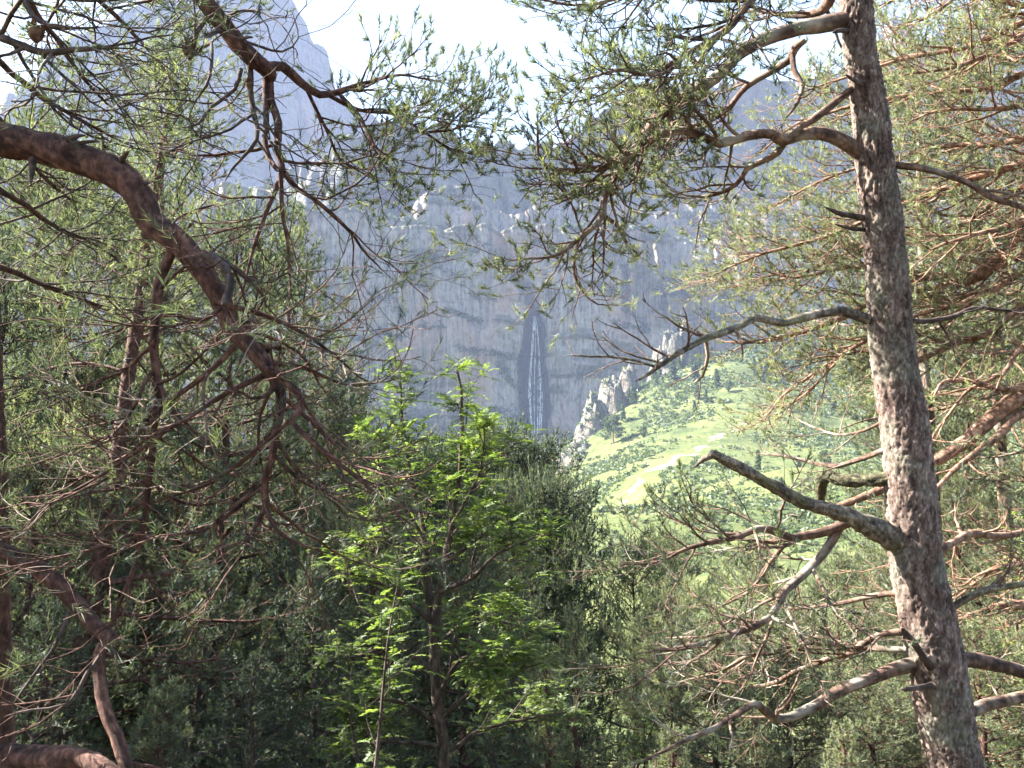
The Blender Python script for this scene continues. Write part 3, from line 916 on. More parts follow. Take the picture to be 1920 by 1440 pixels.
def trunk_bark(mb, p, r, k, plate=(0.030, 0.065), depth=0.0115, seed=1):
    """trunk skin with raised bark plates"""
    n = len(p)
    T = np.gradient(p, axis=0); T /= np.linalg.norm(T, axis=1, keepdims=True)
    v = np.array([1.0, 0, 0]); N = np.zeros_like(p)
    for i in range(n):
        v = unit(v - T[i] * (v @ T[i])); N[i] = v
    Bn = np.cross(T, N)
    s = np.r_[0, np.cumsum(np.linalg.norm(np.diff(p, axis=0), axis=1))]
    th = np.linspace(0, 2 * math.pi, k, endpoint=False)
    V = np.zeros((n, k, 3)); tn = np.zeros((n, k))
    r0 = r.mean()
    for i in range(n):
        for j in range(k):
            c, sn = math.cos(th[j]), math.sin(th[j])
            q = Vector((c * r0 / plate[0], sn * r0 / plate[0], s[i] / plate[1] + seed))
            w = mnoise.noise_vector(q * 0.9) * 0.7 + mnoise.noise_vector(q * 0.35) * 0.6
            dd, _ = mnoise.voronoi(q + w)
            e = dd[1] - dd[0]
            pl = min(1.0, e / 0.28)
            ln = mnoise.fractal(Vector((c * 1.2, sn * 1.2, s[i] * 1.6 + seed * 3)), 1.0, 2.0, 4)
            fi = mnoise.fractal(Vector((c * 11, sn * 11, s[i] * 45)), 0.7, 2.0, 4)
            cellv = mnoise.cell(q + w) 
            rr = r[i] * (1 + 0.05 * ln) + depth * (pl - 0.6) * (0.45 + 0.9 * (0.5 + 0.5 * mnoise.noise(q * 0.3))) + depth * 0.55 * fi
            V[i, j] = p[i] + (N[i] * c + Bn[i] * sn) * rr
            tn[i, j] = 0.24 + 0.32 * pl + 0.16 * fi + 0.16 * ln
    idx = np.arange(n * k).reshape(n, k); nx = np.roll(idx, -1, 1)
    Q = np.stack([idx[:-1], nx[:-1], nx[1:], idx[1:]], -1).reshape(-1, 4)
    mb.add(V.reshape(-1, 3), q=Q, tint=np.clip(tn, 0, 1).ravel())


def to_ground(px, py, d, w):
    """root point under a trunk whose lowest surveyed point is given"""
    p = P(px, py, d); z = float(ground_z(p[0], p[1])[0])
    return np.array([p[0], p[1], z - 0.15]), w / F * d * 0.5

# ================================================================== FOREGROUND TREES
# ------------------------------------------------------------------ big leaning pine on the right
rg = np.random.default_rng(11)
D0 = 5.3
tr = [(1560, -420, 56), (1580, -200, 58), (1604, 0, 62), (1613, 100, 62), (1630, 200, 67), (1640, 300, 74), (1652, 400, 79), (1660, 480, 80), (1670, 600, 86), (1680, 700, 87), (1696, 800, 92), (1705, 900, 95),
      (1714, 1000, 99), (1719, 1060, 102), (1740, 1160, 107), (1758, 1260, 110), (1775, 1360, 108), (1792, 1440, 106)][::-1]
pts = [P(a, b, D0) for a, b, w in tr]; rads = [0.93 * w / F * D0 / 2 for a, b, w in tr]
g0, rr0 = to_ground(1830, 1640, D0, 125)
pts = [g0, P(1812, 1560, D0)] + pts; rads = [0.24, 0.165] + rads
tp, trd = catmull(pts, rads, 0.0115)
base = np.array([g0[0], g0[1], g0[2] + 0.15])
pineR = thing("pine_tree", base, "tall pine leaning left with one thick sunlit grey trunk, right of the green slope", "tree")
mb = MB(); trunk_bark(mb, tp, trd, 84, seed=2)
mb.build("trunk", M['bark_grey'], pineR, base, smooth=True)


def RB(tr, d1=0.0, **kw):
    n = len(tr)
    trace = [(a, b, D0 + d1 * (i / (n - 1)) ** 1.2, w) for i, (a, b, w) in enumerate(tr)]
    return branch(pineR, base, trace, rg, kw.pop('mat', M['bark_limb']), kw.pop('tm', M['bark_limb']), M['needle'], **kw)


FR = dict(side=(0.54, 0.046), twig=(0.21, 0.034), fol=0.92, tint=0.64, per=28, nwid=0.0046, nlen=0.038, shoot=0.055)
RB([(1598, 35, 36), (1540, 46, 33), (1480, 60, 29), (1430, 76, 27), (1380, 108, 24), (1340, 145, 22), (1290, 178, 21), (1240, 216, 20), (1200, 268, 17), (1160, 305, 15), (1100, 318, 12), (1040, 320, 9), (1010, 290, 6), (1008, 215, 3)], -0.7, t0=0.35, **FR)
RB([(1508, 72, 14), (1490, 92, 15), (1478, 116, 14), (1440, 140, 12), (1400, 165, 11), (1350, 215, 9), (1290, 235, 6), (1220, 232, 3)], 0.25, t0=0.3, **FR)
RB([(1485, 105, 11), (1490, 132, 11), (1505, 160, 10), (1495, 190, 8), (1474, 220, 4)], -0.2, t0=0.4, side=(0.3, 0.15), twig=(0.18, 0.1), fol=0.7)
RB([(1612, 285, 30), (1575, 262, 27), (1540, 251, 25), (1500, 252, 22), (1468, 262, 22), (1445, 250, 19), (1400, 255, 18), (1350, 270, 17), (1310, 256, 16), (1280, 245, 15), (1230, 256, 14), (1190, 292, 14), (1155, 332, 13), (1132, 380, 12), (1128, 412, 11), (1080, 452, 9), (1035, 482, 6), (950, 490, 3)], -0.5, t0=0.3, **FR)
RB([(1130, 405, 9), (1165, 432, 6), (1180, 470, 3)], 0.1, side=(0.3, 0.15), twig=(0.2, 0.1), fol=0.6)
RB([(1085, 448, 7), (1075, 500, 6), (1090, 545, 5), (1120, 570, 3), (1150, 572, 2)], -0.1, t0=0.1, side=(0.32, 0.11), twig=(0.2, 0.09), fol=0.55, tint=0.75)
RB([(1612, 150, 16), (1580, 180, 15), (1545, 208, 14), (1520, 228, 14), (1495, 240, 10), (1480, 250, 6)], -0.15, bare=True)
RB([(1470, 262, 16), (1458, 284, 14), (1430, 301, 12), (1400, 318, 11), (1380, 346, 9), (1340, 365, 7), (1300, 368, 5), (1240, 350, 2)], 0.3, t0=0.25, **FR)
RB([(1627, 600, 21), (1580, 583, 19), (1545, 586, 16), (1500, 595, 16), (1460, 605, 15), (1415, 597, 15), (1390, 610, 13), (1350, 625, 14), (1310, 640, 12), (1270, 665, 11), (1230, 692, 9), (1190, 715, 4)], -0.9, t0=0.5, side=(0.42, 0.14), twig=(0.22, 0.12), fol=0.0, mat=M['bark_dead'], tm=M['bark_limb'], label="bare dead grey branch")
RB([(1235, 688, 6), (1160, 672, 5), (1110, 670, 4), (1060, 667, 2)], -0.05, t0=0.1, side=(0.3, 0.12), twig=(0.16, 0.12), fol=0, mat=M['bark_dead'])
RB([(1250, 680, 5), (1190, 668, 4), (1150, 650, 3), (1112, 618, 2)], 0.1, t0=0.1, side=(0.3, 0.14), twig=(0.16, 0.12), fol=0, mat=M['bark_dead'])
RB([(1325, 636, 7), (1328, 668, 7), (1316, 706, 6), (1298, 722, 3)], 0.1, t0=0.3, side=(0.35, 0.1), twig=(0.15, 0.1), fol=0.1)
RB([(1700, 1020, 54), (1640, 992, 40), (1590, 968, 30), (1540, 950, 25), (1500, 938, 26), (1450, 911, 22), (1400, 886, 22), (1365, 866, 20), (1335, 848, 15)], -1.0, k=26, amp=0.2, step=0.013, bare=True, mat=M['bark_dead'], label="thick broken dead limb with moss and lichen")
RB([(1338, 850, 13), (1320, 862, 10), (1300, 880, 5)], 0.0, k=8, amp=0.2, bare=True, mat=M['bark_dead'])
RB([(1680, 892, 26), (1620, 900, 24), (1575, 900, 22), (1545, 893, 22), (1540, 915, 20), (1536, 945, 14)], 0.4, k=18, amp=0.35, step=0.014, bare=True, mat=M['moss'], label="mossy broken stub")
RB([(1670, 838, 10), (1620, 858, 10), (1570, 872, 9), (1520, 868, 8), (1470, 856, 5), (1420, 850, 3)], 0.7, t0=0.2, side=(0.4, 0.16), twig=(0.2, 0.14), fol=0.35)
RB([(1668, 782, 7), (1620, 806, 6), (1570, 815, 5), (1520, 800, 3), (1490, 780, 2)], 0.8, t0=0.2, side=(0.35, 0.16), twig=(0.2, 0.14), fol=0.3)
RB([(1600, 975, 18), (1550, 994, 17), (1500, 1006, 16), (1482, 1010, 17), (1450, 996, 15), (1420, 991, 13), (1370, 1010, 11), (1290, 1028, 8), (1235, 1052, 5), (1150, 1060, 2)], -0.4, t0=0.15, side=(0.65, 0.06), twig=(0.26, 0.048), fol=0.8, tint=0.42, per=24, nwid=0.0048, nlen=0.038, shoot=0.075)
RB([(1578, 985, 18), (1550, 1030, 17), (1510, 1075, 17), (1470, 1112, 16), (1448, 1152, 15), (1400, 1180, 13), (1330, 1202, 11), (1280, 1216, 8), (1200, 1225, 4)], -0.7, t0=0.15, side=(0.65, 0.06), twig=(0.26, 0.048), fol=0.8, tint=0.42, per=24, nwid=0.0048, nlen=0.038, shoot=0.075)
RB([(1470, 1020, 9), (1440, 1060, 8), (1400, 1110, 6), (1330, 1150, 3)], 0.3, t0=0.1, side=(0.45, 0.1), twig=(0.24, 0.09), fol=0.7, tint=0.42, per=24, nwid=0.0048, nlen=0.038, shoot=0.075)
RB([(1735, 1242, 34), (1700, 1246, 28), (1650, 1265, 25), (1600, 1285, 24), (1540, 1316, 21), (1500, 1336, 18), (1460, 1346, 17), (1430, 1330, 15), (1413, 1316, 14), (1380, 1340, 12), (1330, 1370, 11), (1280, 1390, 8), (1205, 1424, 5)], -0.9, t0=0.35, side=(0.45, 0.18), twig=(0.22, 0.12), fol=0.35, tint=0.45)
RB([(1720, 1185, 14), (1650, 1190, 12), (1600, 1220, 11), (1560, 1208, 11), (1500, 1205, 10), (1450, 1225, 9), (1400, 1232, 7), (1350, 1260, 5), (1270, 1282, 3)], 0.4, t0=0.1, side=(0.55, 0.07), twig=(0.25, 0.055), fol=0.6, tint=0.45, per=22, nwid=0.005, nlen=0.038, shoot=0.075)
RB([(1725, 1222, 13), (1640, 1216, 11), (1590, 1226, 10), (1500, 1256, 9), (1430, 1287, 7), (1350, 1276, 5), (1270, 1262, 3)], 0.9, t0=0.1, side=(0.55, 0.07), twig=(0.25, 0.055), fol=0.6, tint=0.45, per=22, nwid=0.005, nlen=0.038, shoot=0.075)
RB([(1700, 1110, 12), (1640, 1115, 10), (1580, 1130, 8), (1500, 1140, 5), (1420, 1130, 3)], 0.6, t0=0.1, side=(0.5, 0.12), twig=(0.25, 0.1), fol=0.4, tint=0.42)
RB([(1775, 1310, 20), (1756, 1265, 17), (1740, 1242, 15), (1715, 1208, 14), (1690, 1178, 10)], -0.35, k=10, amp=0.25, bare=True, mat=M['bark_dark'], label="dark broken stub across the trunk")
RB([(1760, 1290, 14), (1735, 1286, 12), (1690, 1293, 9)], -0.35, k=10, amp=0.25, bare=True, mat=M['bark_dark'])
RB([(1625, 168, 10), (1606, 155, 8), (1585, 140, 6)], -0.25, k=8, amp=0.2, bare=True, mat=M['bark_dark'])
RB([(1600, 60, 10), (1580, 58, 9), (1562, 62, 6)], -0.2, k=8, amp=0.2, bare=True, mat=M['bark_dark'])
RB([(1640, 412, 12), (1600, 405, 10), (1570, 400, 9), (1546, 388, 4)], -0.2, k=8, amp=0.2, bare=True, mat=M['bark_dark'])
RB([(1640, 432, 9), (1600, 430, 8), (1565, 420, 4)], -0.1, k=8, amp=0.2, bare=True, mat=M['bark_dark'])
RB([(1588, -170, 26), (1520, -110, 20), (1460, -50, 18), (1410, 0, 16), (1360, 55, 14), (1285, 102, 12), (1220, 138, 9), (1160, 130, 6), (1090, 150, 3)], -0.9, t0=0.3, side=(0.52, 0.048), twig=(0.21, 0.036), fol=0.92, tint=0.58, per=28, nwid=0.0046, nlen=0.038, shoot=0.055, tm=M['bark_dark'])
RB([(1340, 75, 9), (1310, 118, 8), (1250, 150, 7), (1180, 168, 5), (1100, 200, 2)], 0.2, t0=0.1, side=(0.46, 0.048), twig=(0.21, 0.036), fol=0.92, tint=0.6, per=28, nwid=0.0046, nlen=0.038, shoot=0.055, tm=M['bark_dark'])
RB([(1580, -300, 24), (1480, -220, 18), (1380, -130, 15), (1290, -60, 12), (1200, -20, 9), (1100, 10, 6), (1000, 0, 3)], -0.6, t0=0.3, side=(0.52, 0.048), twig=(0.21, 0.036), fol=0.92, tint=0.58, per=28, nwid=0.0046, nlen=0.038, shoot=0.055, tm=M['bark_dark'])
RB([(1580, -60, 22), (1555, 5, 20), (1530, 26, 15), (1480, 30, 10), (1420, 20, 6), (1370, 30, 3)], 0.5, t0=0.2, side=(0.5, 0.09), twig=(0.28, 0.06), fol=0.95, tint=0.45, per=24, nwid=0.0048, nlen=0.036, shoot=0.075)
# to the right of the trunk
RB([(1668, 310, 14), (1740, 318, 12), (1800, 336, 12), (1860, 370, 12), (1930, 396, 9), (2000, 440, 5)], -0.3, t0=0.2, side=(0.5, 0.16), twig=(0.25, 0.12), fol=0.3)
RB([(1690, 592, 12), (1720, 602, 10), (1780, 596, 9), (1840, 577, 7), (1930, 585, 4)], 0.3, t0=0.2, side=(0.4, 0.18), twig=(0.2, 0.12), fol=0.1, mat=M['bark_dark'], tm=M['bark_dark'])
RB([(1765, 1245, 30), (1810, 1238, 29), (1850, 1242, 27), (1930, 1264, 24), (2020, 1290, 16)], 0.3, t0=0.3, side=(0.5, 0.2), twig=(0.25, 0.14), fol=0.3, mat=M['bark_limb'])
RB([(1785, 1345, 26), (1830, 1330, 24), (1870, 1316, 22), (1940, 1300, 20), (2020, 1270, 14)], 0.6, t0=0.3, side=(0.5, 0.2), twig=(0.25, 0.14), fol=0.3)
RB([(1760, 1160, 14), (1790, 1138, 14), (1850, 1106, 13), (1930, 1094, 11), (2000, 1080, 7)], -0.3, t0=0.2, side=(0.5, 0.16), twig=(0.25, 0.12), fol=0.35, mat=M['bark_dead'])
RB([(1745, 1050, 16), (1785, 1020, 15), (1830, 1000, 14), (1880, 1006, 12), (1960, 985, 8)], 0.5, t0=0.2, side=(0.5, 0.16), twig=(0.25, 0.12), fol=0.35, mat=M['bark_orange'], tm=M['bark_orange'])

# ------------------------------------------------------------------ orange-barked pine beyond the right edge
rg = np.random.default_rng(23)
DO = 8.2
gO, _ = to_ground(2210, 1500, DO, 1)
topO = P(2120, -700, DO)
po, ro = catmull([gO, gO + (topO - gO) * 0.3 + np.array([0.1, 0, 0]), gO + (topO - gO) * 0.65 - np.array([0.1, 0, 0]), topO], [0.22, 0.18, 0.14, 0.08], 0.06)
pineO = thing("pine_tree", gO, "orange-barked pine whose long boughs reach in from the right edge behind the grey trunk", "tree")
mb = MB(); knob_tube(mb, po, ro, 16, 5, 0.06); mb.build("trunk", M['bark_orange'], pineO, gO, smooth=True)


def onO(z):
    i = np.argmin(np.abs(po[:, 2] - z)); return po[i]


def OB(tr, w0, w1, d1=0.6, **kw):
    p0 = P(tr[0][0], tr[0][1], DO)
    st = onO(p0[2] + 0.3)
    rel = st - CAM; dd = rel @ FWD
    q = [(W / 2 + F * rel[0] / dd, H / 2 - F * (rel @ UPC) / dd, dd, w0 * 1.25)]
    n = len(tr)
    for i, (a, b) in enumerate(tr):
        q.append((a, b, DO + d1 * (i + 1) / n, w0 + (w1 - w0) * i / (n - 1)))
    return branch(pineO, gO, q, rg, M['bark_orange'], M['bark_orange'], M['needle'], step=0.07, k=8, **kw)


FO = dict(side=(0.9, 0.11), twig=(0.36, 0.075), ang=0.6, fol=0.75, tint=0.66, per=18, nlen=0.05, nwid=0.007, shoot=0.11, t0=0.1)
FT = dict(FO); FT.update(fol=1.0, tint=0.76, side=(0.85, 0.08), twig=(0.36, 0.06), fol_from=0.25)
OB([(1940, 30), (1850, 75), (1780, 95), (1700, 108), (1600, 140), (1480, 180)], 15, 3, 0.8, **FO)
OB([(1940, 55), (1860, 100), (1780, 128), (1690, 140)], 13, 3, -0.6, **FO)
OB([(1940, 130), (1850, 165), (1760, 172), (1640, 190), (1500, 230), (1420, 290)], 14, 3, 1.2, **FO)
OB([(1940, 190), (1860, 205), (1780, 205), (1700, 230)], 12, 3, -0.5, **FO)
OB([(1940, 255), (1860, 270), (1790, 272), (1700, 290), (1560, 330), (1430, 400)], 13, 3, 0.9, **FT)
OB([(1940, 300), (1860, 325), (1780, 350), (1700, 380), (1560, 440), (1420, 480), (1330, 520)], 15, 3, 0.6, **FT)
OB([(1940, 340), (1870, 380), (1790, 430), (1700, 440), (1600, 470), (1480, 520), (1360, 540)], 14, 3, 1.4, **FT)
OB([(1940, 405), (1870, 430), (1810, 445), (1740, 470)], 14, 4, -0.5, **FO)
OB([(1940, 462), (1870, 495), (1800, 530), (1730, 548), (1640, 570), (1540, 610), (1430, 640), (1360, 640)], 30, 4, 0.7, **FT)
OB([(1940, 500), (1860, 545), (1800, 570), (1720, 590), (1620, 640), (1540, 690), (1470, 740), (1430, 790)], 15, 3, 0.4, **FT)
OB([(1940, 430), (1840, 505), (1700, 520), (1600, 500), (1480, 520), (1380, 480)], 13, 3, 0.9, **FT)
OB([(1940, 560), (1860, 620), (1780, 650), (1700, 680), (1600, 660), (1520, 730), (1480, 760)], 12, 3, 0.9, **FT)
OB([(1945, 735), (1900, 752), (1850, 792), (1800, 836), (1750, 866), (1690, 900), (1600, 940), (1540, 960)], 36, 10, -0.3, t0=0.3, side=(0.6, 0.25), twig=(0.3, 0.16), fol=0.3, tint=0.5, per=24, nwid=0.004)
OB([(1930, 770), (1880, 810), (1830, 850), (1790, 880), (1750, 920), (1680, 950)], 18, 5, -0.6, t0=0.2, side=(0.6, 0.2), twig=(0.3, 0.14), fol=0.4, tint=0.55, per=24, nwid=0.004)
OB([(1940, 720), (1880, 730), (1820, 716), (1770, 715), (1750, 745)], 14, 5, -0.8, t0=0.2, side=(0.5, 0.2), twig=(0.3, 0.14), fol=0.2)
OB([(1940, 640), (1880, 700), (1820, 730), (1760, 800), (1740, 840)], 10, 3, -0.7, **FO)
OB([(1940, 990), (1880, 1000), (1830, 995), (1770, 1020), (1700, 1060)], 16, 4, -0.5, **FO)
OB([(1940, 1060), (1880, 1060), (1840, 1080), (1790, 1120), (1700, 1130)], 13, 4, 0.4, **FO)
OB([(1940, 1130), (1880, 1135), (1830, 1150), (1780, 1165), (1690, 1160)], 18, 4, -0.2, **FO)
OB([(1940, 10), (1800, -20), (1700, -10), (1640, 20)], 12, 3, 0.6, **FO)
OB([(1940, -60), (1830, -30), (1760, 20), (1700, 50)], 12, 3, -1.2, **FO)

# ------------------------------------------------------------------ near pine at the left edge
rg = np.random.default_rng(37)
DL = 4.0
gL, _ = to_ground(-40, 1440, DL, 1)
tl = [gL, P(-72, 1600, DL), P(-70, 1100, DL), P(-76, 700, DL), P(-84, 300, DL), P(-70, -100, DL), P(-30, -500, DL), P(40, -1000, DL)]
pl, rl = catmull(tl, [0.26, 0.19, 0.165, 0.155, 0.145, 0.12, 0.10, 0.08], 0.03)
pineL = thing("pine_tree", gL, "near shaded pine with thick crooked red limbs reaching in from the left edge", "tree")
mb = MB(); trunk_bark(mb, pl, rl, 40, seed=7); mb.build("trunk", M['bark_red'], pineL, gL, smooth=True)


def LB(tr, d0=None, d1=0.0, **kw):
    n = len(tr); dd = DL if d0 is None else d0
    trace = [(a, b, dd + d1 * (i / (n - 1)), w) for i, (a, b, w) in enumerate(tr)]
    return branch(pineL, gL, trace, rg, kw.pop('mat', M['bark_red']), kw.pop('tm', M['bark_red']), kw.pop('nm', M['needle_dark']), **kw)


FB = dict(side=(0.6, 0.075), twig=(0.3, 0.06), fol=0.25, tint=0.5, per=20, wob=0.17, nwid=0.0035)
LB([(-45, 245, 78), (0, 262, 64), (60, 272, 60), (120, 288, 60), (180, 306, 58), (230, 332, 55), (262, 370, 50), (285, 415, 48), (330, 447, 44), (370, 492, 40), (402, 545, 38), (432, 612, 36), (470, 652, 34), (508, 690, 29), (528, 738, 20), (522, 800, 17),
    (512, 850, 14), (495, 910, 12), (502, 965, 10), (540, 1010, 6), (620, 1040, 3)], d1=-0.4, k=32, t0=0.62, amp=0.11, step=0.012, label="thick crooked red limb", **FB)
LB([(322, 462, 20), (300, 530, 19), (290, 600, 17), (288, 650, 16), (296, 720, 15), (292, 800, 14), (280, 900, 13), (264, 1000, 12), (246, 1080, 9), (205, 1170, 5), (150, 1290, 3)], 3.85, -0.1, t0=0.25, **FB)
LB([(505, 690, 18), (555, 735, 15), (562, 770, 13), (545, 790, 10), (590, 830, 9), (660, 892, 7), (730, 950, 4), (790, 1000, 2)], 3.62, -0.2, t0=0.1, side=(0.6, 0.10), twig=(0.3, 0.11), fol=0.1, wob=0.12, ang=0.5)
LB([(380, 478, 20), (420, 500, 18), (432, 530, 17), (425, 562, 14), (418, 575, 8)], 3.7, -0.2, k=10, amp=0.25, bare=True, mat=M['bark_dark'])
LB([(395, 480, 12), (450, 510, 9), (490, 555, 6), (480, 580, 3)], 3.7, 0.1, t0=0.1, tm=M['bark_dark'], mat=M['bark_dark'], **FB)
for q in [[(405, 565, 12), (470, 585, 9), (540, 610, 8), (620, 660, 6), (690, 715, 4), (750, 705, 2)], [(425, 600, 10), (500, 630, 8), (560, 660, 6), (600, 720, 4), (640, 760, 2)],
          [(450, 630, 9), (520, 650, 7), (580, 640, 5), (650, 600, 3), (700, 560, 2)], [(500, 680, 10), (570, 690, 8), (640, 720, 5), (700, 722, 3)], [(415, 575, 9), (380, 600, 8), (300, 590, 6), (220, 620, 4), (120, 660, 2)],
          [(440, 650, 12), (400, 690, 11), (330, 742, 9), (250, 800, 7), (160, 835, 5), (60, 872, 3)], [(508, 700, 12), (430, 738, 10), (330, 800, 8), (220, 872, 6), (120, 930, 4), (30, 1000, 2)],
          [(518, 800, 9), (470, 850, 8), (390, 910, 6), (320, 930, 4), (240, 960, 2)], [(500, 905, 9), (440, 960, 8), (370, 1000, 6), (300, 1005, 4), (200, 1040, 2)], [(500, 940, 8), (560, 990, 6), (640, 1040, 4), (720, 1075, 2)],
          [(528, 745, 9), (590, 800, 8), (650, 860, 6), (700, 930, 4), (720, 1000, 2)], [(515, 850, 8), (560, 900, 6), (620, 930, 4), (700, 990, 2)], [(300, 540, 8), (350, 500, 6), (390, 500, 4), (440, 470, 2)],
          [(292, 640, 8), (240, 690, 6), (180, 720, 5), (90, 760, 3), (20, 790, 2)], [(292, 810, 7), (240, 850, 6), (170, 890, 4), (60, 940, 2)], [(280, 900, 7), (340, 940, 6), (400, 945, 4), (470, 920, 2)],
          [(290, 720, 7), (340, 700, 6), (400, 640, 4), (430, 600, 2)], [(265, 1000, 7), (210, 1040, 5), (150, 1060, 3), (80, 1060, 2)]]:
    LB(q, 3.75, float(rg.uniform(-0.35, 0.6)), t0=0.12, k=7, **dict(FB, side=(0.5, 0.075), twig=(0.25, 0.06), tm=M['bark_limb'] if rg.random() < 0.6 else M['bark_red']))
# hanging bough from above
LB([(10, -420, 60), (170, -260, 48), (300, -110, 42), (380, 0, 36), (420, 52, 33), (460, 100, 31), (500, 132, 28), (508, 150, 20)], DL, 0.4, k=26, t0=0.5, amp=0.11, step=0.014, side=(0.4, 0.3), twig=(0.3, 0.12), fol=0.2, label="red bough hanging from above")
LB([(505, 140, 18), (510, 190, 16), (524, 232, 16), (522, 282, 15), (530, 320, 13), (520, 345, 10), (492, 420, 8), (470, 480, 6), (450, 560, 3)], 4.4, -0.2, t0=0.3, **dict(FB, fol=0.55, nlen=0.036, tint=0.55))
LB([(500, 145, 13), (500, 225, 12), (498, 262, 11), (512, 308, 10), (526, 322, 8)], 4.4, -0.25, bare=True)
LB([(525, 325, 9), (528, 400, 8), (540, 470, 6), (545, 560, 3)], 4.2, 0.1, t0=0.15, **dict(FB, fol=0.55, nlen=0.036, tint=0.55))
LB([(532, 325, 11), (560, 355, 9), (605, 385, 8), (650, 430, 6), (690, 480, 4), (730, 520, 2)], 4.25, 0.3, t0=0.15, **dict(FB, fol=0.7, tint=0.55, nm=M['needle']))
FL = dict(side=(0.48, 0.042), twig=(0.2, 0.034), fol=0.95, tint=0.52, per=28, nwid=0.0046, nlen=0.038, shoot=0.055, nm=M['needle'])
LB([(502, 128, 20), (530, 124, 18), (562, 152, 16), (600, 178, 14), (640, 172, 11), (690, 155, 8), (750, 140, 5), (820, 150, 3)], 4.4, 0.5, t0=0.4, **FL)
LB([(620, 178, 9), (670, 205, 8), (740, 215, 6), (800, 248, 5), (870, 300, 3)], 4.6, 0.4, t0=0.2, **FL)
LB([(640, 180, 8), (680, 225, 6), (700, 275, 4), (740, 300, 2)], 4.65, -0.1, t0=0.2, **FL)
LB([(570, 158, 7), (610, 240, 6), (640, 300, 4), (690, 330, 2)], 4.5, 0.3, t0=0.2, **FL)
LB([(800, 250, 5), (860, 240, 4), (900, 200, 2)], 4.9, 0.3, t0=0.05, **FL)
LB([(466, 112, 12), (470, 170, 11), (476, 222, 10), (480, 262, 8), (440, 310, 5), (420, 340, 3)], 4.35, -0.2, t0=0.3, mat=M['bark_dark'], tm=M['bark_dark'], **FB)
LB([(395, 25, 10), (370, 60, 9), (368, 100, 8), (395, 80, 6), (392, 140, 6), (362, 195, 4)], 4.25, -0.3, t0=0.3, mat=M['bark_dark'], tm=M['bark_dark'], **FB)
LB([(452, 130, 9), (440, 170, 8), (400, 200, 7), (370, 230, 5), (340, 240, 3)], 4.3, -0.2, t0=0.3, mat=M['bark_dark'], tm=M['bark_dark'], **FB)
BT = dict(side=(0.45, 0.10), twig=(0.28, 0.12), fol=0.0, wob=0.24, curl=0.0, mat=M['bark_dark'], tm=M['bark_dark'], ang=0.9)
LB([(440, 70, 6), (490, 85, 5), (530, 95, 4), (560, 70, 3), (550, 20, 2)], 4.3, 0.2, t0=0.0, **BT)
LB([(410, 40, 5), (460, 20, 4), (510, 30, 3), (540, 60, 2)], 4.25, -0.2, t0=0.0, **BT)
# lower crooked limb
LB([(-45, 1020, 44), (10, 1037, 33), (60, 1062, 32), (110, 1096, 32), (150, 1140, 31), (182, 1178, 29), (206, 1205, 25), (186, 1228, 22), (189, 1280, 24), (204, 1340, 25), (224, 1400, 25), (242, 1460, 20)], DL, -0.5, k=26, amp=0.09, step=0.013, t0=0.9, side=(0.3, 0.3), twig=(0.2, 0.2), fol=0, label="smooth orange-red limb bending down to the ground")
LB([(186, 1228, 9), (165, 1262, 8), (130, 1320, 7), (60, 1335, 5), (10, 1345, 3)], 3.6, -0.2, t0=0.3, **dict(FB, mat=M['bark_dark'], fol=0))
LB([(135, 1150, 7), (110, 1200, 7), (60, 1270, 6), (25, 1325, 4)], 3.75, -0.2, bare=True, mat=M['bark_dark'])
LB([(-30, 1430, 60), (40, 1425, 52), (110, 1420, 46), (180, 1432, 36), (240, 1470, 22)], DL, -0.5, k=22, amp=0.14, step=0.016, bare=True)
for a_, b_, w_, dx, dy, l_ in [(125, 262, 13, 0.7, -0.25, 46), (150, 268, 8, 1.0, -0.1, 36), (228, 300, 12, 0.35, -0.6, 34), (62, 300, 13, -0.1, 0.9, 44), (272, 352, 9, 0.5, -0.5, 22), (270, 440, 15, 0.9, 0.25, 46), (345, 428, 9, 0.7, -0.6, 22),
                               (395, 500, 10, 0.8, -0.5, 26), (420, 640, 9, -0.9, 0.2, 30), (450, 610, 10, 0.9, -0.4, 26), (500, 660, 12, 0.8, -0.6, 30), (410, 58, 10, -0.9, 0.4, 26), (450, 70, 9, 0.9, -0.3, 24), (205, 1218, 18, 0.5, 0.3, 16), (130, 1105, 8, 0.6, -0.7, 18)]:
    LB([(a_, b_, w_), (a_ + dx * l_ * 0.5, b_ + dy * l_ * 0.5, w_ * 0.75), (a_ + dx * l_, b_ + dy * l_ + 4, w_ * 0.35)], 3.78 if a_ > 300 else 3.88, -0.06, bare=True, k=9, amp=0.28, step=0.008, mat=M['bark_dark'], label="short broken stub")
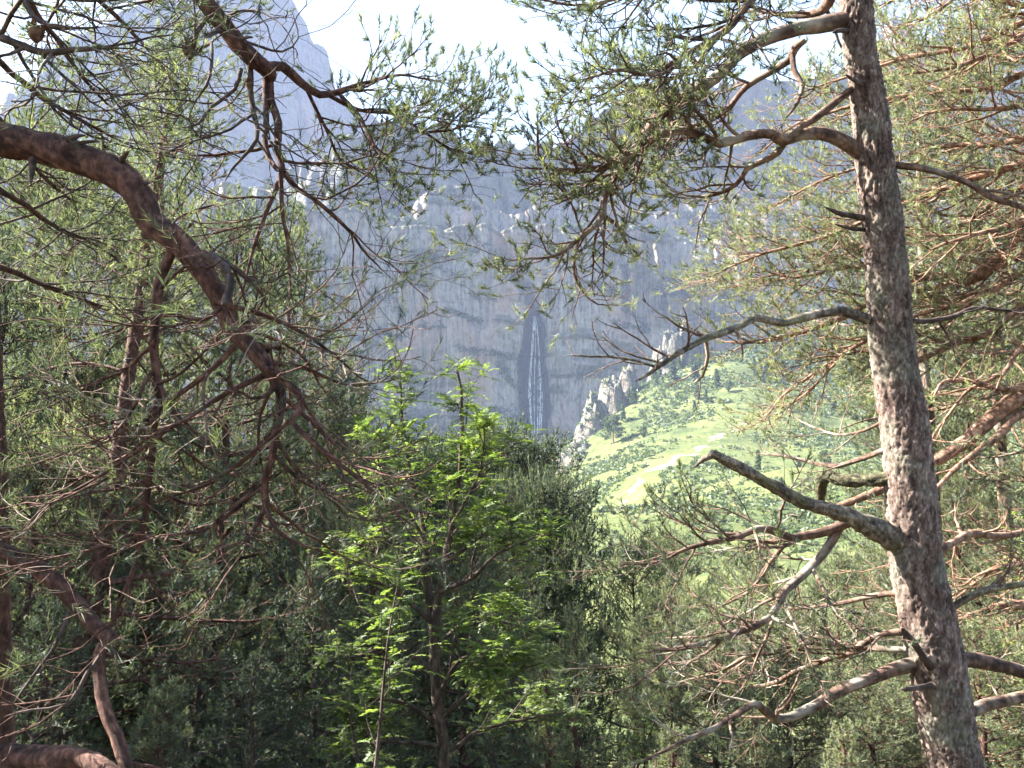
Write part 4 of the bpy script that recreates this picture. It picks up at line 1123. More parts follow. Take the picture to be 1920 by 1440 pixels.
# upper-left sprays
LB([(-45, 40, 20), (0, 66, 15), (40, 84, 14), (80, 98, 13), (140, 92, 11), (210, 88, 6)], DL, -0.3, t0=0.3, mat=M['bark_dark'], tm=M['bark_dark'], **FB)
LB([(-40, -40, 16), (0, 60, 9), (22, 25, 9), (45, -10, 8)], DL, -0.4, bare=True, mat=M['bark_dark'])
LB([(20, -60, 12), (45, 0, 10), (75, 42, 9), (120, 52, 7), (200, 50, 3)], DL, -0.2, t0=0.2, mat=M['bark_dark'], tm=M['bark_dark'], **dict(FB, fol=0.55, nlen=0.036, tint=0.55))
FU = dict(side=(0.8, 0.07), twig=(0.3, 0.05), fol=0.9, tint=0.6, per=22, nm=M['needle'], nwid=0.0048, nlen=0.04, shoot=0.08)
for q, da in [([(-20, -250, 18), (60, -120, 14), (150, -30, 11), (230, 40, 8), (300, 120, 5), (350, 180, 3)], 1.6), ([(-30, -150, 16), (40, -20, 12), (110, 80, 9), (170, 160, 6), (240, 230, 3)], 1.2),
              ([(-40, 80, 14), (40, 150, 11), (120, 210, 8), (200, 250, 5), (280, 290, 3)], 1.4), ([(-45, 330, 14), (40, 380, 11), (110, 430, 8), (180, 460, 5), (260, 520, 3)], 1.8),
              ([(-20, -350, 18), (120, -220, 13), (260, -120, 10), (350, -40, 7), (430, 40, 3)], 2.0), ([(-45, 180, 14), (20, 250, 10), (80, 330, 7), (140, 380, 4)], 1.7),
              ([(-45, 480, 14), (50, 520, 10), (150, 560, 7), (240, 600, 4)], 1.2)]:
    LB(q, DL, da, t0=0.25, k=7, tm=M['bark_dark'], **FU)
# cones and a witch's broom lump
def cone(tree, origin, p, L, rad):
    n = 8
    s = np.linspace(0, 1, n); r = rad * np.array([0.3, 0.8, 1, 1, 0.9, 0.7, 0.45, 0.12])
    pts = p + np.outer(s, np.array([0.15, 0, -1.0])) * L
    mb = MB(); knob_tube(mb, pts, r, 10, 3, 0.2)
    for i in range(60):
        t = rg.uniform(0.05, 0.95); a = i * 2.4; c = p + np.array([0.15, 0, -1.0]) * L * t
        rr = rad * math.sin(math.pi * min(0.9, t * 0.8 + 0.2)); n_ = np.array([math.cos(a), math.sin(a), 0.3]); sd_ = np.array([-math.sin(a), math.cos(a), 0]) * rad * 0.35
        q = c + n_ * rr * 0.8
        mb.add([q - sd_, q + sd_, q + n_ * rad * 0.55 + np.array([0, 0, 0.3 * rad])], t=[(0, 1, 2)], tint=0.6)
    mb.build("cone", M['cone'], tree, origin)


for px, py, d, L, rd in [(66, 48, 3.75, 0.07, 0.03), (352, 75, 4.1, 0.09, 0.026), (466, 150, 4.25, 0.05, 0.016)]:
    cone(pineL, gL, P(px, py, d), L, rd)
# ------------------------------------------------------------------ rowan in fresh leaf
rg = np.random.default_rng(51)
DW = 8.5
gW, _ = to_ground(832, 1440, DW, 1)
rowan = thing("rowan_tree", gW, "bright green young rowan in fresh leaf standing in front of the waterfall", "tree")
pw, rw = catmull([gW, P(832, 1440, DW), P(823, 1350, DW), P(815, 1250, DW), P(813, 1180, DW)], [0.075, 0.055, 0.05, 0.046, 0.042], 0.05)
mb = MB(); knob_tube(mb, pw, rw, 12, 4, 0.06); mb.build("trunk", M['bark_dark'], rowan, gW, smooth=True)


def leaf_mesh(seed, big=1.0):
    r = np.random.default_rng(seed); mb = MB()
    L = 0.13 * big; n = 6
    sag = r.uniform(0.1, 0.5)
    rach = lambda t: np.array([L * t, 0, -sag * L * t * t])
    mb.tubes([(np.array([rach(t) for t in np.linspace(0, 1, 4)]), np.array([0.0012, 0.001, 0.0008, 0.0005]))], 3, 0.4)

    def leaflet(b, d, l, w):
        d = unit(d); s = unit(np.cross(d, UP)); up = np.array([0, 0, 0.12 * w])
        V = [b, b + d * l * 0.45 + s * w * 0.5 + up, b + d * l * 0.45 - s * w * 0.5 + up, b + d * l - np.array([0, 0, 0.12 * l])]
        mb.add(V, t=[(0, 1, 3), (0, 3, 2)], tint=float(np.clip(0.5 + r.normal(0, 0.15), 0, 1)))
    for i in range(n):
        t = 0.25 + 0.7 * i / n
        for sg in (-1, 1):
            leaflet(rach(t), np.array([0.55, sg * 1.0, r.normal(-0.15, 0.2)]), 0.044 * big * r.uniform(0.75, 1.2), 0.0155 * big)
    leaflet(rach(1.0), np.array([1, 0, -0.4]), 0.055 * big, 0.02 * big)
    return np.concatenate(mb.v), mb


def leaf_frames(shoots, rg, per):
    """orientation of compound leaves round each shoot"""
    out = []
    for p, d in shoots:
        a0 = rg.uniform(0, 6.28)
        for i in range(per):
            a = a0 + i * 2.4
            s = np.array([math.cos(a), math.sin(a), rg.uniform(-0.2, 0.5)])
            x = unit(s + d * 0.6)
            y = unit(np.cross(UP, x)); z = np.cross(x, y)
            out.append((p - d * rg.uniform(0, 0.1) , np.array([x, y, z]), rg.uniform(0.7, 1.2)))
    return out


LEAVES = [leaf_mesh(s) for s in range(4)]


def leaf_stuff(mb, frames, rg, tint0=0.5):
    for p, A, s in frames:
        v, src = LEAVES[int(rg.integers(0, 4))]
        V = (v * s) @ A + p
        off = rg.normal(tint0 - 0.5, 0.2)
        base_n = 0
        q = np.concatenate(src.q) if src.q else None
        t = np.concatenate(src.t)
        mb.add(V, q=q, t=t, tint=np.clip(np.concatenate(src.tint) + off, 0, 1))


def grow_broad(path, rad, rg, side=(0.64, 0.105), sub=(0.25, 0.09), t0=0.2, ang=0.7, curl=0.10):
    t4 = []; t3 = []; sh = []
    for p, d, t in kids(path, side[1], t0, ang, rg, 0.9):
        L = side[0] * rg.uniform(0.5, 1.2) * (1.08 - 0.95 * t)
        r0 = min(np.interp(t, np.linspace(0, 1, len(rad)), rad) * 0.6, 0.004 + 0.009 * L)
        sp = walk(p, d, L, 7, rg, curl, 0.12)
        t4.append((sp, np.linspace(r0, 0.002, 7)))
        for p2, d2, tt in kids(sp, sub[1], 0.2, 0.7, rg, 0.8):
            tp = walk(p2, d2, sub[0] * rg.uniform(0.4, 1.2), 4, rg, curl, 0.15)
            t3.append((tp, np.linspace(0.0032, 0.0014, 4)))
            sh.append((tp[-1], unit(tp[-1] - tp[-2])))
            if rg.random() < 0.6: sh.append((tp[1], unit(tp[1] - tp[0])))
        sh.append((sp[-1], unit(sp[-1] - sp[-2])))
    sh.append((path[-1], unit(path[-1] - path[-2])))
    return t4, t3, sh


row_frames = []
stems = [([(813, 1185, 20), (820, 1120, 16), (835, 1050, 14), (850, 960, 11), (862, 880, 9), (866, 800, 7), (864, 735, 5), (854, 680, 3)], 0.2), ([(814, 1195, 17), (806, 1150, 15), (800, 1060, 12), (790, 980, 9), (772, 900, 7), (756, 785, 5), (748, 695, 2)], 0.5),
         ([(825, 1110, 10), (880, 1088, 8), (930, 1042, 6), (1000, 1010, 4), (1045, 1002, 2)], -0.5), ([(812, 1170, 10), (745, 1112, 8), (685, 1082, 6), (630, 1075, 3)], -0.6), ([(815, 1215, 10), (880, 1165, 8), (960, 1172, 5), (1010, 1190, 3)], 0.5),
         ([(816, 1260, 9), (740, 1215, 7), (660, 1230, 5), (610, 1220, 2)], 0.2), ([(846, 985, 7), (890, 910, 6), (908, 840, 4), (908, 785, 2)], -0.3), ([(795, 1010, 6), (750, 940, 5), (715, 890, 4), (705, 825, 2)], -0.3),
         ([(824, 1350, 10), (890, 1290, 8), (960, 1260, 5), (1030, 1240, 3)], -0.5), ([(824, 1360, 10), (760, 1320, 8), (690, 1310, 5), (620, 1330, 3)], -0.5), ([(835, 1055, 7), (900, 1010, 5), (950, 960, 3)], 0.3), ([(800, 1080, 6), (740, 1020, 5), (690, 990, 3)], 0.3),
         ([(822, 1300, 8), (860, 1240, 6), (900, 1230, 4), (935, 1280, 2)], -0.8), ([(830, 1420, 9), (900, 1370, 7), (980, 1350, 5), (1080, 1330, 2)], 0.3), ([(828, 1400, 9), (740, 1390, 6), (650, 1400, 3)], 0.0)]
for st, d1 in stems:
    n = len(st)
    p, r = limb_path([(a, b, DW + d1 * i / (n - 1), w) for i, (a, b, w) in enumerate(st)], 0.07, 0.012, int(rg.integers(1, 999)))
    mb = MB(); knob_tube(mb, p, r, 7, 9, 0.06)
    t4, t3, sh = grow_broad(p, r, rg)
    mb.tubes(t4, 4, 0.4); mb.tubes(t3, 3, 0.4)
    mb.build("branch", M['bark_dark'], rowan, gW, smooth=True)
    row_frames += leaf_frames(sh, rg, 4)
# the leaves nearest the viewer are pieces of their own, the rest one mass
row_frames.sort(key=lambda f: np.linalg.norm(f[0] - CAM) + 0.12 * rg.random())
leaf_data = []
for i, (v, src) in enumerate(LEAVES):
    for tn in (-0.16, 0.0, 0.16):
        mb2 = MB(); mb2.add(v, q=np.concatenate(src.q), t=np.concatenate(src.t), tint=np.clip(np.concatenate(src.tint) + tn, 0, 1))
        o = mb2.build("leaf", M['rowan'])
        leaf_data.append(o.data); bpy.data.objects.remove(o)
from mathutils import Matrix
for p, A, s in row_frames[:300]:
    o = bpy.data.objects.new("leaf", leaf_data[int(rg.integers(0, len(leaf_data)))])
    COL.objects.link(o); o.parent = rowan
    m = Matrix((A[0] * s, A[1] * s, A[2] * s)).transposed().to_4x4(); m.translation = Vector(p - gW)
    o.matrix_local = m
mb = MB(); leaf_stuff(mb, row_frames[300:], rg, 0.5)
mb.build("foliage", M['rowan'], rowan, gW, kind="stuff")


def broad_bush(px, py_top, d, nst, spread, label, seed, mat=None, name="young_rowan", cat="shrub", tint=0.6):
    r = np.random.default_rng(seed)
    top = P(px, py_top, d); g = np.array([top[0], top[1], float(ground_z(top[0], top[1])[0])])
    Hh = top[2] - g[2]
    root = thing(name, g, label, cat)
    fr = []
    for i in range(nst):
        d0 = unit(np.array([r.normal(0, spread), r.normal(0, spread), 1.0]))
        L = Hh * (r.uniform(0.7, 1.0) if i else 1.0)
        p = walk(g + np.array([r.normal(0, 0.08), r.normal(0, 0.08), -0.1]), d0, L * 1.04, 14, r, 0.03, 0.06)
        rad = np.linspace(0.008 + 0.008 * L, 0.003, 14)
        mb = MB(); knob_tube(mb, p, rad, 6, 3, 0.05)
        t4, t3, sh = grow_broad(p, rad, r, side=(min(1.0, 0.28 * Hh), 0.24), sub=(0.28, 0.14), t0=0.2)
        mb.tubes(t4, 3, 0.4); mb.tubes(t3, 3, 0.4)
        mb.build("stem", M['bark_dark'], root, g, smooth=True)
        fr += leaf_frames(sh, r, 2)
    mb = MB(); leaf_stuff(mb, fr, r, tint)
    mb.build("foliage", mat or M['rowan'], root, g, kind="stuff")
    return root


broad_bush(690, 1060, 8.0, 2, 0.05, "slim leafy sapling left of the rowan trunk", 3, tint=0.42)
broad_bush(1000, 1290, 10.5, 5, 0.2, "yellow-green leafy bush right of the rowan trunk", 4, tint=0.7)
broad_bush(760, 1330, 9.5, 5, 0.2, "yellow-green leafy bush at the foot of the rowan", 5, tint=0.75)
broad_bush(1120, 1250, 13, 4, 0.2, "small sunlit leafy bush below the candle-tipped pines", 6, tint=0.7)
broad_bush(1900, 960, 12.5, 4, 0.12, "pale leafy sapling behind the boughs at the right edge", 7, tint=0.7)
broad_bush(560, 1240, 9.0, 4, 0.2, "dark leafy bush in the shade left of the rowan", 8, tint=0.35)

# ------------------------------------------------------------------ pines of the wood: prototypes
def pine_proto(seed, Hh, crown0, rmax, shape, per, nlen, nwid, shoot, nmat, tint, wh=0.42, bmat='bark_red', candles=True, dens=1.0):
    """whole pine at the origin; returns (trunk mesh, crown mesh)"""
    r = np.random.default_rng(seed)
    n = 26
    tz = np.linspace(-0.3, Hh, n)
    tpth = np.c_[np.cumsum(r.normal(0, 0.03, n)) * Hh / 12, np.cumsum(r.normal(0, 0.03, n)) * Hh / 12, tz]
    trad = np.maximum(0.012, (0.010 * Hh + 0.02) * (1 - (tz / Hh).clip(0, 1)) ** 0.85 + 0.008)
    mbt = MB(); knob_tube(mbt, tpth, trad, 10, seed, 0.06)
    t5 = []; t3 = []; sh = []
    z = Hh * crown0
    while z < Hh * 0.985:
        t = (z - Hh * crown0) / (Hh * (1 - crown0))
        prof = {'cone': (1 - t) ** 0.8 * 0.95 + 0.05, 'dome': math.sqrt(max(0, 1 - (max(t - 0.35, 0) / 0.66) ** 2)) * (0.7 + 0.3 * min(1, t / 0.3)), 'open': (1 - t) ** 0.55}[shape]
        nb = int(r.integers(4, 7))
        a0 = r.uniform(0, 6.28)
        for b in range(nb):
            if r.random() > dens: continue
            a = a0 + b * 6.283 / nb + r.normal(0, 0.3)
            L = max(0.25, rmax * prof * r.uniform(0.55, 1.15))
            i = int(np.clip(np.searchsorted(tz, z), 0, n - 1))
            el = r.normal(-0.05 + (0.25 if seed == 107 else 0.75) * t ** 1.5, 0.12)
            d = np.array([math.cos(a) * math.cos(el), math.sin(a) * math.cos(el), math.sin(el)])
            p = walk(tpth[i] * np.array([1, 1, 0]) + np.array([0, 0, z]), d, L, 8, r, 0.05, 0.09)
            rad = np.linspace(min(0.006 + 0.014 * L, trad[i] * 0.6), 0.004, 8)
            t5.append((p, rad))
            bt = tint + r.normal(0, 0.08)
            for p2, d2, tt in kids(p, 0.13, 0.15, 0.8, r, 0.45):
                L2 = min(0.8, L * 0.45) * r.uniform(0.5, 1.2) * (1.1 - 0.6 * tt)
                if L2 < 0.12: L2 = 0.12
                q = walk(p2, d2, L2, 5, r, 0.07, 0.14)
                t3.append((q, np.linspace(0.007, 0.003, 5)))
                for p3, d3, t_3 in kids(q, 0.085, 0.2, 0.75, r, 0.6):
                    dd = unit(d3 + np.array([0, 0, 0.25]))
                    sh.append((p3, dd, shoot * r.uniform(0.7, 1.3), float(np.clip(bt + r.normal(0, 0.12), 0, 1))))
                dd = unit(q[-1] - q[-2] + np.array([0, 0, 0.25]))
                sh.append((q[-1], dd, shoot * 1.2, float(np.clip(bt + r.normal(0.06, 0.12), 0, 1))))
                if candles and r.random() < 0.22:
                    sh.append((q[-1] + dd * shoot * 0.6, unit(dd + np.array([0, 0, 0.9])), shoot * 1.2, 0.95))
            dd = unit(p[-1] - p[-2] + np.array([0, 0, 0.3]))
            sh.append((p[-1], dd, shoot * 1.4, float(np.clip(bt + 0.1, 0, 1))))
        z += wh * r.uniform(0.6, 1.3) * (1.0 if t < 0.8 else 0.6)
    sh.append((tpth[-1], UP, shoot * 2, 0.9))
    mbc = MB()
    mbc.tubes(t5, 5, 0.5, 0); mbc.tubes(t3, 3, 0.5, 0)
    needles(mbc, sh, per, nlen, nwid, r, (0.3, 1.05), m=1)
    ot = mbt.build("trunk", M[bmat], smooth=True); oc = mbc.build("crown", [M[bmat], nmat])
    a, b = ot.data, oc.data
    bpy.data.objects.remove(ot); bpy.data.objects.remove(oc)
    print("proto", seed, "shoots", len(sh), "polys", len(b.polygons))
    return a, b, Hh


PR = {
    'young': pine_proto(101, 7.0, 0.04, 1.45, 'cone', 16, 0.068, 0.013, 0.13, M['needle'], 0.56, wh=0.26, bmat='bark_red'),
    'mid': pine_proto(102, 10.0, 0.16, 2.3, 'dome', 15, 0.075, 0.017, 0.15, M['needle'], 0.55, wh=0.42, bmat='bark_red'),
    'tall': pine_proto(103, 13.0, 0.20, 2.5, 'open', 15, 0.08, 0.018, 0.16, M['needle'], 0.56, wh=0.52, bmat='bark_red'),
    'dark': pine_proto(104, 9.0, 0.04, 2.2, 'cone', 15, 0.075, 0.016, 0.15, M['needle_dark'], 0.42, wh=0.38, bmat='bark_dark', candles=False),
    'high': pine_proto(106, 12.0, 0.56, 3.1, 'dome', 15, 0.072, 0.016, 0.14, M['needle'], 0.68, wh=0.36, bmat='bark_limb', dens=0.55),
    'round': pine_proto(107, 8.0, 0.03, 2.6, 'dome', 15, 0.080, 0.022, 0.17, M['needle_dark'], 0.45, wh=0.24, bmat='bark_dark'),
    'sparse': pine_proto(105, 11.0, 0.25, 2.6, 'open', 13, 0.10, 0.012, 0.15, M['needle'], 0.5, wh=0.6, bmat='bark_orange', dens=0.85),
}
rgw = np.random.default_rng(77)


def wood_pine(px, py, d, kind, label, sc=1.0, name="pine_tree"):
    top = P(px, py, d); g = np.array([top[0], top[1], float(ground_z(top[0], top[1])[0])])
    a, b, Hh = PR[kind]
    s = (top[2] - g[2]) / Hh
    root = thing(name, g, label, "tree", "pines of the wood")
    w = sc * max(0.55, min(1.25, s)) if s > 1.25 or s < 0.55 else s * sc
    root.rotation_euler = (0, 0, float(rgw.uniform(0, 6.28)))
    root.scale = (w, w, s)
    for nm, me in (("trunk", a), ("crown", b)):
        o = bpy.data.objects.new(nm, me); COL.objects.link(o); o.parent = root
    return root


wood = [
    (312, 88, 15, 'young', "tall slender pine with a pale spire against the blue mountain"),
    (150, 300, 13, 'mid', "pine filling the gap above the crooked red limb"),
    (560, 395, 17, 'tall', "bluish pine behind the hanging bough, right of the spire pine"),
    (440, 430, 13.5, 'mid', "dense pine crown right behind the bend of the crooked limb"),
    (20, 430, 11, 'dark', "dark pine behind the left-edge trunk under the crooked limb"),
    (640, 640, 21, 'tall', "pine with a thin crown left of the cliff view, below the bare twigs"),
    (230, 560, 18, 'tall', "tall pine seen between the hanging branch and the left edge"),
    (600, 790, 14, 'mid', "pine crown behind the lower end of the crooked limb"),
    (740, 850, 18, 'round', "dark pine just behind the left side of the rowan"),
    (938, 824, 24, 'round', "broad dark pine right of the rowan, below the waterfall", 0.85),
    (885, 828, 29, 'round', "pine behind the rowan top, its tip beside the waterfall foot"),
    (1002, 905, 22, 'round', "dark round-topped pine on the right flank of the broad dark pine", 0.72),
    (966, 930, 15, 'young', "pale young pine with a bright tip close behind the rowan"),
    (1082, 1150, 11, 'young', "young candle-tipped pine right of the rowan"),
    (1022, 1225, 10.5, 'young', "smaller candle-tipped pine left of its taller candle-tipped neighbour"),
    (1180, 1030, 24, 'mid', "grey-green pine at the foot of the sandy path"),
    (1270, 1020, 28, 'mid', "pine under the end of the sandy path, right of the grey-green one"),
    (1400, 1050, 20, 'mid', "pale green pine under the fine drooping twigs of the right pine"),
    (1560, 1060, 18, 'mid', "pale pine left of the grey trunk, below the broken limb"),
    (1330, 1190, 13, 'mid', "sunlit pine crown over the lowest left bough of the grey-trunked pine"),
    (1480, 1240, 12, 'mid', "sunlit pine crown directly under the lowest left bough"),
    (1190, 1260, 14, 'young', "slim pine between the leafy bush and the sunlit crowns"),
    (1640, 1290, 11, 'mid', "pine crown at the foot of the grey trunk, on its left"),
    (1810, 585, 16, 'young', "green conical pine right of the grey trunk"),
    (1900, 520, 20, 'tall', "pine behind the orange boughs at the right edge"),
    (1780, 840, 15, 'mid', "pine behind the thick orange bough"),
    (1880, 1020, 13, 'sparse', "orange-stemmed pine between the boughs at the lower right"),
    (1840, 1180, 11, 'mid', "low pine right of the foot of the grey trunk"),
    (520, 1010, 11, 'dark', "dark shaded pine under the fine bare twigs"),
    (610, 1060, 9.5, 'dark', "dark shaded pine just left of the rowan trunk"),
    (370, 1080, 9.5, 'dark', "dark shaded pine right of the slanting red trunk"),
    (60, 840, 9, 'mid', "shaded pine left of the slanting red trunk"),
    (400, 850, 16, 'mid', "half-lit pine behind the long hanging branch"),
    (80, 1130, 7.5, 'dark', "low dark pine under the lower red limb"),
    (470, 1230, 8.0, 'dark', "lowest dark pine at the bottom, between the red limb and the rowan"),
    (1692, 112, 14, 'high', "bright high-crowned pine right behind the upper half of the grey trunk"),
    (1830, 90, 15, 'high', "bright high-crowned pine behind the orange boughs, right of the far peak"),
    (1985, 330, 13, 'high', "bright pine crown half out of frame at the right edge"),
    (1700, 640, 24, 'mid', "far pine in the gap just right of the grey trunk"),
    (1690, 1000, 16, 'mid', "pine behind the middle of the grey trunk, beside the broken limb"),
    (300, 330, 19, 'tall', "pine filling the wood behind the spire pine"),
    (60, 210, 17, 'tall', "tall pine at the upper left behind the dark twig"),
    (500, 640, 19, 'tall', "pine behind the twig tangle on the crooked limb"),
    (140, 700, 12, 'mid', "half-lit pine between the slanting trunk and the left edge"),
    (690, 930, 12, 'mid', "pine low behind the left side of the rowan"),
    (1500, 1140, 22, 'mid', "far pale pine under the broken limb"),
    (1250, 1120, 19, 'mid', "pale pine in the dip below the path, left of centre of the fine twigs"),
    (880, 1000, 13, 'mid', "pine showing through the middle of the rowan"),
    (1420, 1330, 9.5, 'young', "young pine at the bottom edge under the lowest bough"),
    (1260, 1370, 9.0, 'young', "young pine at the bottom edge left of the lowest bough tip"),
    (1580, 1370, 9.0, 'young', "young pine at the bottom edge beside the grey trunk"),
    (300, 1290, 7.5, 'young', "small dark pine right of the red limb at the bottom"),
    (-140, 700, 9, 'mid', "pine just outside the left edge behind the near trunk"),  # from here down: pines added off frame to shade the lower left
    (-330, 640, 8.5, 'dark', "pine of the wood beyond the left edge, first row"),
    (-420, 560, 12, 'tall', "pine of the wood beyond the left edge, second row"),
    (-220, 600, 13, 'round', "round pine of the wood beyond the left edge"),
    (-650, 560, 10, 'mid', "broad pine of the wood far beyond the left edge"),
    (-640, 480, 14, 'tall', "tallest pine of the wood far beyond the left edge"),
    (-900, 500, 11, 'mid', "last pine of the wood beyond the left edge"),
    (-260, 900, 6.5, 'dark', "low dark pine beyond the left edge near the viewer"),
]
for w in wood:
    wood_pine(*w)

# slanting reddish pine behind the left limbs
rg = np.random.default_rng(61)
DS = 8.8
ls = [(105, 1400, 44), (140, 1300, 42), (160, 1200, 40), (180, 1100, 38), (198, 1000, 35), (212, 900, 32), (226, 820, 28), (242, 700, 24), (262, 560, 20), (278, 440, 16), (300, 300, 10), (320, 180, 6)]
gS, _ = to_ground(80, 1480, DS, 1)
ps, rs = catmull([gS] + [P(a, b, DS) for a, b, w in ls], [0.13] + [w / F * DS / 2 for a, b, w in ls], 0.03)
pineS = thing("pine_tree", gS, "slanting slim red-trunked pine behind the limbs at the left", "tree")
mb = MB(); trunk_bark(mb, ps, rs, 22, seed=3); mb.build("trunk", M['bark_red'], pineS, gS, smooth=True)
for q, d1 in [([(182, 1098, 14), (250, 1085, 12), (320, 1075, 9), (385, 1062, 5)], -0.4), ([(178, 1145, 11), (260, 1155, 10), (350, 1162, 8), (460, 1165, 5), (560, 1150, 3)], 0.3), ([(165, 1225, 10), (260, 1232, 9), (345, 1242, 7), (420, 1235, 3)], -0.3),
              ([(150, 1290, 9), (250, 1275, 8), (360, 1268, 6), (480, 1240, 3)], 0.4), ([(200, 990, 10), (300, 1010, 8), (420, 980, 5), (520, 990, 3)], 0.5), ([(215, 890, 9), (140, 900, 7), (60, 930, 4)], 0.2), ([(228, 810, 9), (320, 800, 7), (420, 760, 4), (480, 750, 2)], 0.5),
              ([(240, 700, 8), (160, 680, 6), (90, 690, 3)], 0.3), ([(250, 640, 8), (330, 610, 6), (420, 600, 3)], 0.4), ([(265, 540, 7), (200, 500, 5), (120, 470, 3)], 0.3), ([(275, 450, 7), (350, 400, 5), (420, 380, 3)], 0.3), ([(290, 350, 5), (230, 300, 4), (170, 270, 2)], 0.3), ([(300, 300, 5), (360, 260, 4), (400, 250, 2)], 0.3),
              ([(172, 1180, 8), (110, 1190, 6), (40, 1210, 3)], 0.3), ([(150, 1250, 8), (90, 1250, 6), (20, 1290, 3)], -0.4)]:
    n = len(q)
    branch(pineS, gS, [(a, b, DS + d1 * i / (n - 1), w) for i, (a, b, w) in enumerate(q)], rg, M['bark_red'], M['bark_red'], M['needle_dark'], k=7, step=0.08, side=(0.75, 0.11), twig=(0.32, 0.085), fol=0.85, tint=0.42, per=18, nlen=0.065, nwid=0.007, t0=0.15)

# ------------------------------------------------------------------ undergrowth on the forest floor
rng = np.random.default_rng(9)
n = 3600
ux = rng.uniform(-16, 16, n); uy = rng.uniform(3.0, 34, n)
keep = np.abs(ux) < 1.5 + uy * 0.62
ux, uy = ux[keep], uy[keep]; uz = ground_z(ux, uy)
mb = MB(); sz = rng.uniform(0.18, 0.55, len(ux))
leaf_clumps(mb, np.c_[ux, uy, uz], sz, 36, sz * 0.22, rng, rng.uniform(0.1, 0.8, len(ux)))
tag(mb.build("undergrowth", M['shrub'], kind="stuff"), "low leafy undergrowth covering the forest floor", "undergrowth")

# ------------------------------------------------------------------ shrubs and small trees on the sunny spur
def vis_uv(x, y, z):
    rel = np.stack([x, y, z - CAM[2]], -1); d = rel @ FWD
    return W / 2 + F * x / d, H / 2 - F * (rel @ UPC) / d


n = 80000
hx = rng.uniform(-20, 420, n); hy = rng.uniform(170, 690, n); hz = ground_z(hx, hy)
u, v = vis_uv(hx, hy, hz)
patch = fbm(hx / 40, hy / 40, 91, 4)
ok = (u > 1030) & (u < 1960) & (dist_poly(hx, hy, path_pts) > 7) & (patch + rng.normal(0, 0.06, n) > 0.46)
hx, hy, hz, pt = hx[ok], hy[ok], hz[ok], patch[ok]
m_ = min(len(hx), 19000); hx, hy, hz = hx[:m_], hy[:m_], hz[:m_]
mb = MB(); hx, hy, hz = np.r_[hx, np.concatenate(OUT_SHRUBS)[:, 0]], np.r_[hy, np.concatenate(OUT_SHRUBS)[:, 1]], np.r_[hz, np.concatenate(OUT_SHRUBS)[:, 2]]
m_ = len(hx); sz = rng.uniform(0.5, 1.6, m_) * (0.75 + hy / 900)
leaf_clumps(mb, np.c_[hx, hy, hz - 0.1], sz, 12, sz * 0.6, rng, rng.uniform(0.1, 0.75, m_), 0.6)
tag(mb.build("hillside_shrubs", M['hill_leaf'], kind="stuff"), "low green bushes dotted over the sunny grass slope", "bushes")


def small_tree(seed, Hh, rm, conifer=True):
    r = np.random.default_rng(seed); mb = MB()
    mb.tubes([(np.c_[np.zeros(4), np.zeros(4), np.linspace(-0.3, Hh * 0.9, 4)], np.array([0.05, 0.04, 0.03, 0.01]) * Hh * 0.35)], 5, 0.5, 0)
    nn = 150
    z = r.uniform(0.08, 1, nn)
    rad = rm * ((1 - z) ** 0.8 + 0.05 if conifer else np.sqrt(np.clip(1 - ((z - 0.6) / 0.42) ** 2, 0.02, 1)))
    a = r.uniform(0, 6.28, nn); rr = rad * r.uniform(0.4, 1.1, nn)
    c = np.c_[np.cos(a) * rr, np.sin(a) * rr, z * Hh]
    leaf_clumps(mb, c, np.full(nn, Hh * 0.07), 9, Hh * 0.065, r, r.uniform(0.1, 0.7, nn), 0.7, m=1)
    o = mb.build("pine_tree", [M['bark_red'], M['hill_leaf']]); me = o.data; bpy.data.objects.remove(o); return me


STM = [small_tree(1, 6, 1.5), small_tree(2, 8, 1.7), small_tree(3, 5, 1.6, False), small_tree(4, 7, 1.3)]
cnt = 0
cand = rng.uniform(0, 1, (9000, 2))
for a, b in cand:
    x = -10 + a * 420; y = 260 + b * 430
    z = float(ground_z(x, y)[0]); uu, vv = vis_uv(np.array(x), np.array(y), np.array(z))
    if not (1130 < uu < 1950) or dist_poly(np.array([x]), np.array([y]), path_pts)[0] < 9: continue
    # woods high on the spur, thinning out below
    dens = float(sstep(430, 560, y)) * 1.3 + 0.02 + 0.2 * float(sstep(0.52, 0.62, vnoise(x / 45, y / 45, 55)))
    if rng.random() > dens * 0.28: continue
    o = bpy.data.objects.new("pine_tree", STM[int(rng.integers(0, 4))]); COL.objects.link(o)
    s = rng.uniform(0.6, 1.35)
    o.location = (x, y, z); o.scale = (s, s, s * rng.uniform(0.9, 1.25)); o.rotation_euler = (0, 0, rng.uniform(0, 6.28))
    dp_ = dist_poly(np.array([x]), np.array([y]), path_pts)[0]
    lb_ = ("small dark conifer in the wood high on the spur under the cliff" if y > 540 else "small conifer standing alone on open grass close to the sandy path" if dp_ < 26
           else "small conifer scattered on the open green slope away from the path")
    tag(o, lb_, "tree", "small conifers on the spur")
    cnt += 1
    if cnt >= 280: break
print("hill trees", cnt)
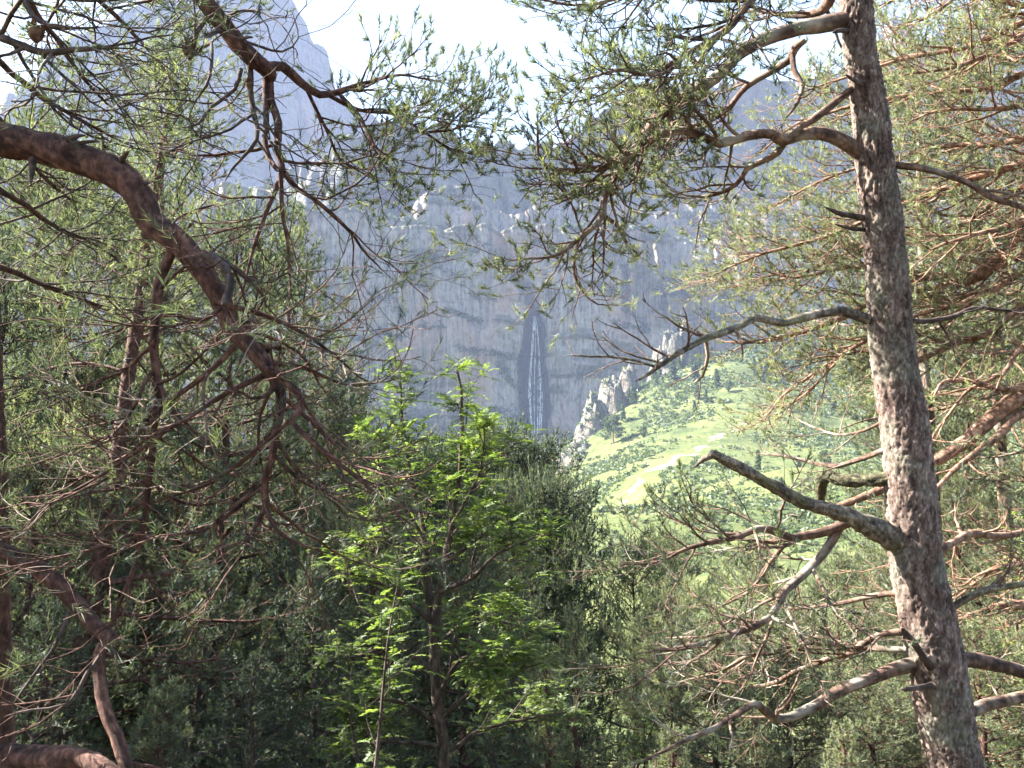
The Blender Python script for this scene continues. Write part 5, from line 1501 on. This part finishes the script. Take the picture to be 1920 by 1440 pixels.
# lone pine by the pinnacle
lp = P(1150, 838, 470); lz = float(ground_z(lp[0], lp[1])[0])
lone = thing("pine_tree", (lp[0], lp[1], lz), "lone broad pine standing by the rock pinnacle on the spur", "tree")
r = np.random.default_rng(8)
mb = MB(); mb.tubes([(np.c_[np.zeros(5), np.zeros(5), np.linspace(-0.5, 13, 5)], np.array([0.4, 0.35, 0.28, 0.18, 0.06]))], 8, 0.5)
lb = []
for k_ in range(26):
    z_ = r.uniform(2.5, 12); a_ = r.uniform(0, 6.28); L_ = 8.0 * (1 - (z_ / 14.5)) ** 0.7 * r.uniform(0.7, 1.1)
    lb.append((walk(np.array([0, 0, z_]), unit(np.array([math.cos(a_), math.sin(a_), 0.12])), L_, 6, r, 0.03, 0.1), np.linspace(0.13, 0.03, 6)))
mb2 = MB(); mb2.tubes(lb, 4, 0.5, 0)
cc = np.concatenate([l[0][2:] + r.normal(0, 0.7, (4, 3)) for l in lb for _ in range(4)])
leaf_clumps(mb2, cc, np.full(len(cc), 0.9), 16, 0.42, r, r.uniform(0.05, 0.6, len(cc)), 0.7, m=1)
lo_ = np.array([lp[0], lp[1], lz])
mb.build("trunk", M['bark_orange'], lone); mb2.build("crown", [M['bark_orange'], M['hill_leaf']], lone)

# ------------------------------------------------------------------ haze
hm, nt, out = mat_new("haze_air")
pv = nd(nt, "ShaderNodeVolumePrincipled")
pv.inputs["Color"].default_value = (0.52, 0.64, 1.0, 1)
pv.inputs["Density"].default_value = 0.000115
nt.links.new(pv.outputs[0], out.inputs["Volume"])
x0, x1, y0, y1 = -1600, 1500, -120, 2600
z0, z1 = -60, 930
me = bpy.data.meshes.new("haze")
me.from_pydata([(x, y, z) for z in (z0, z1) for y in (y0, y1) for x in (x0, x1)], [], [(0, 2, 3, 1), (4, 5, 7, 6), (0, 1, 5, 4), (2, 6, 7, 3), (0, 4, 6, 2), (1, 3, 7, 5)])
me.materials.append(hm)
hz_o = bpy.data.objects.new("haze", me); COL.objects.link(hz_o); hz_o["kind"] = "stuff"
hz_o.display_type = 'WIRE'

tot = sum(len(m.loops) - 2 * len(m.polygons) for m in bpy.data.meshes)
zmax = max((o.matrix_world @ Vector(c)).z for o in bpy.data.objects if o.type == 'MESH' and o.name.startswith('mountain') for c in o.bound_box)
print("TOTAL polys", tot, "objects", len(bpy.data.objects), "zmax", zmax, "zmin ground", GZ.min())
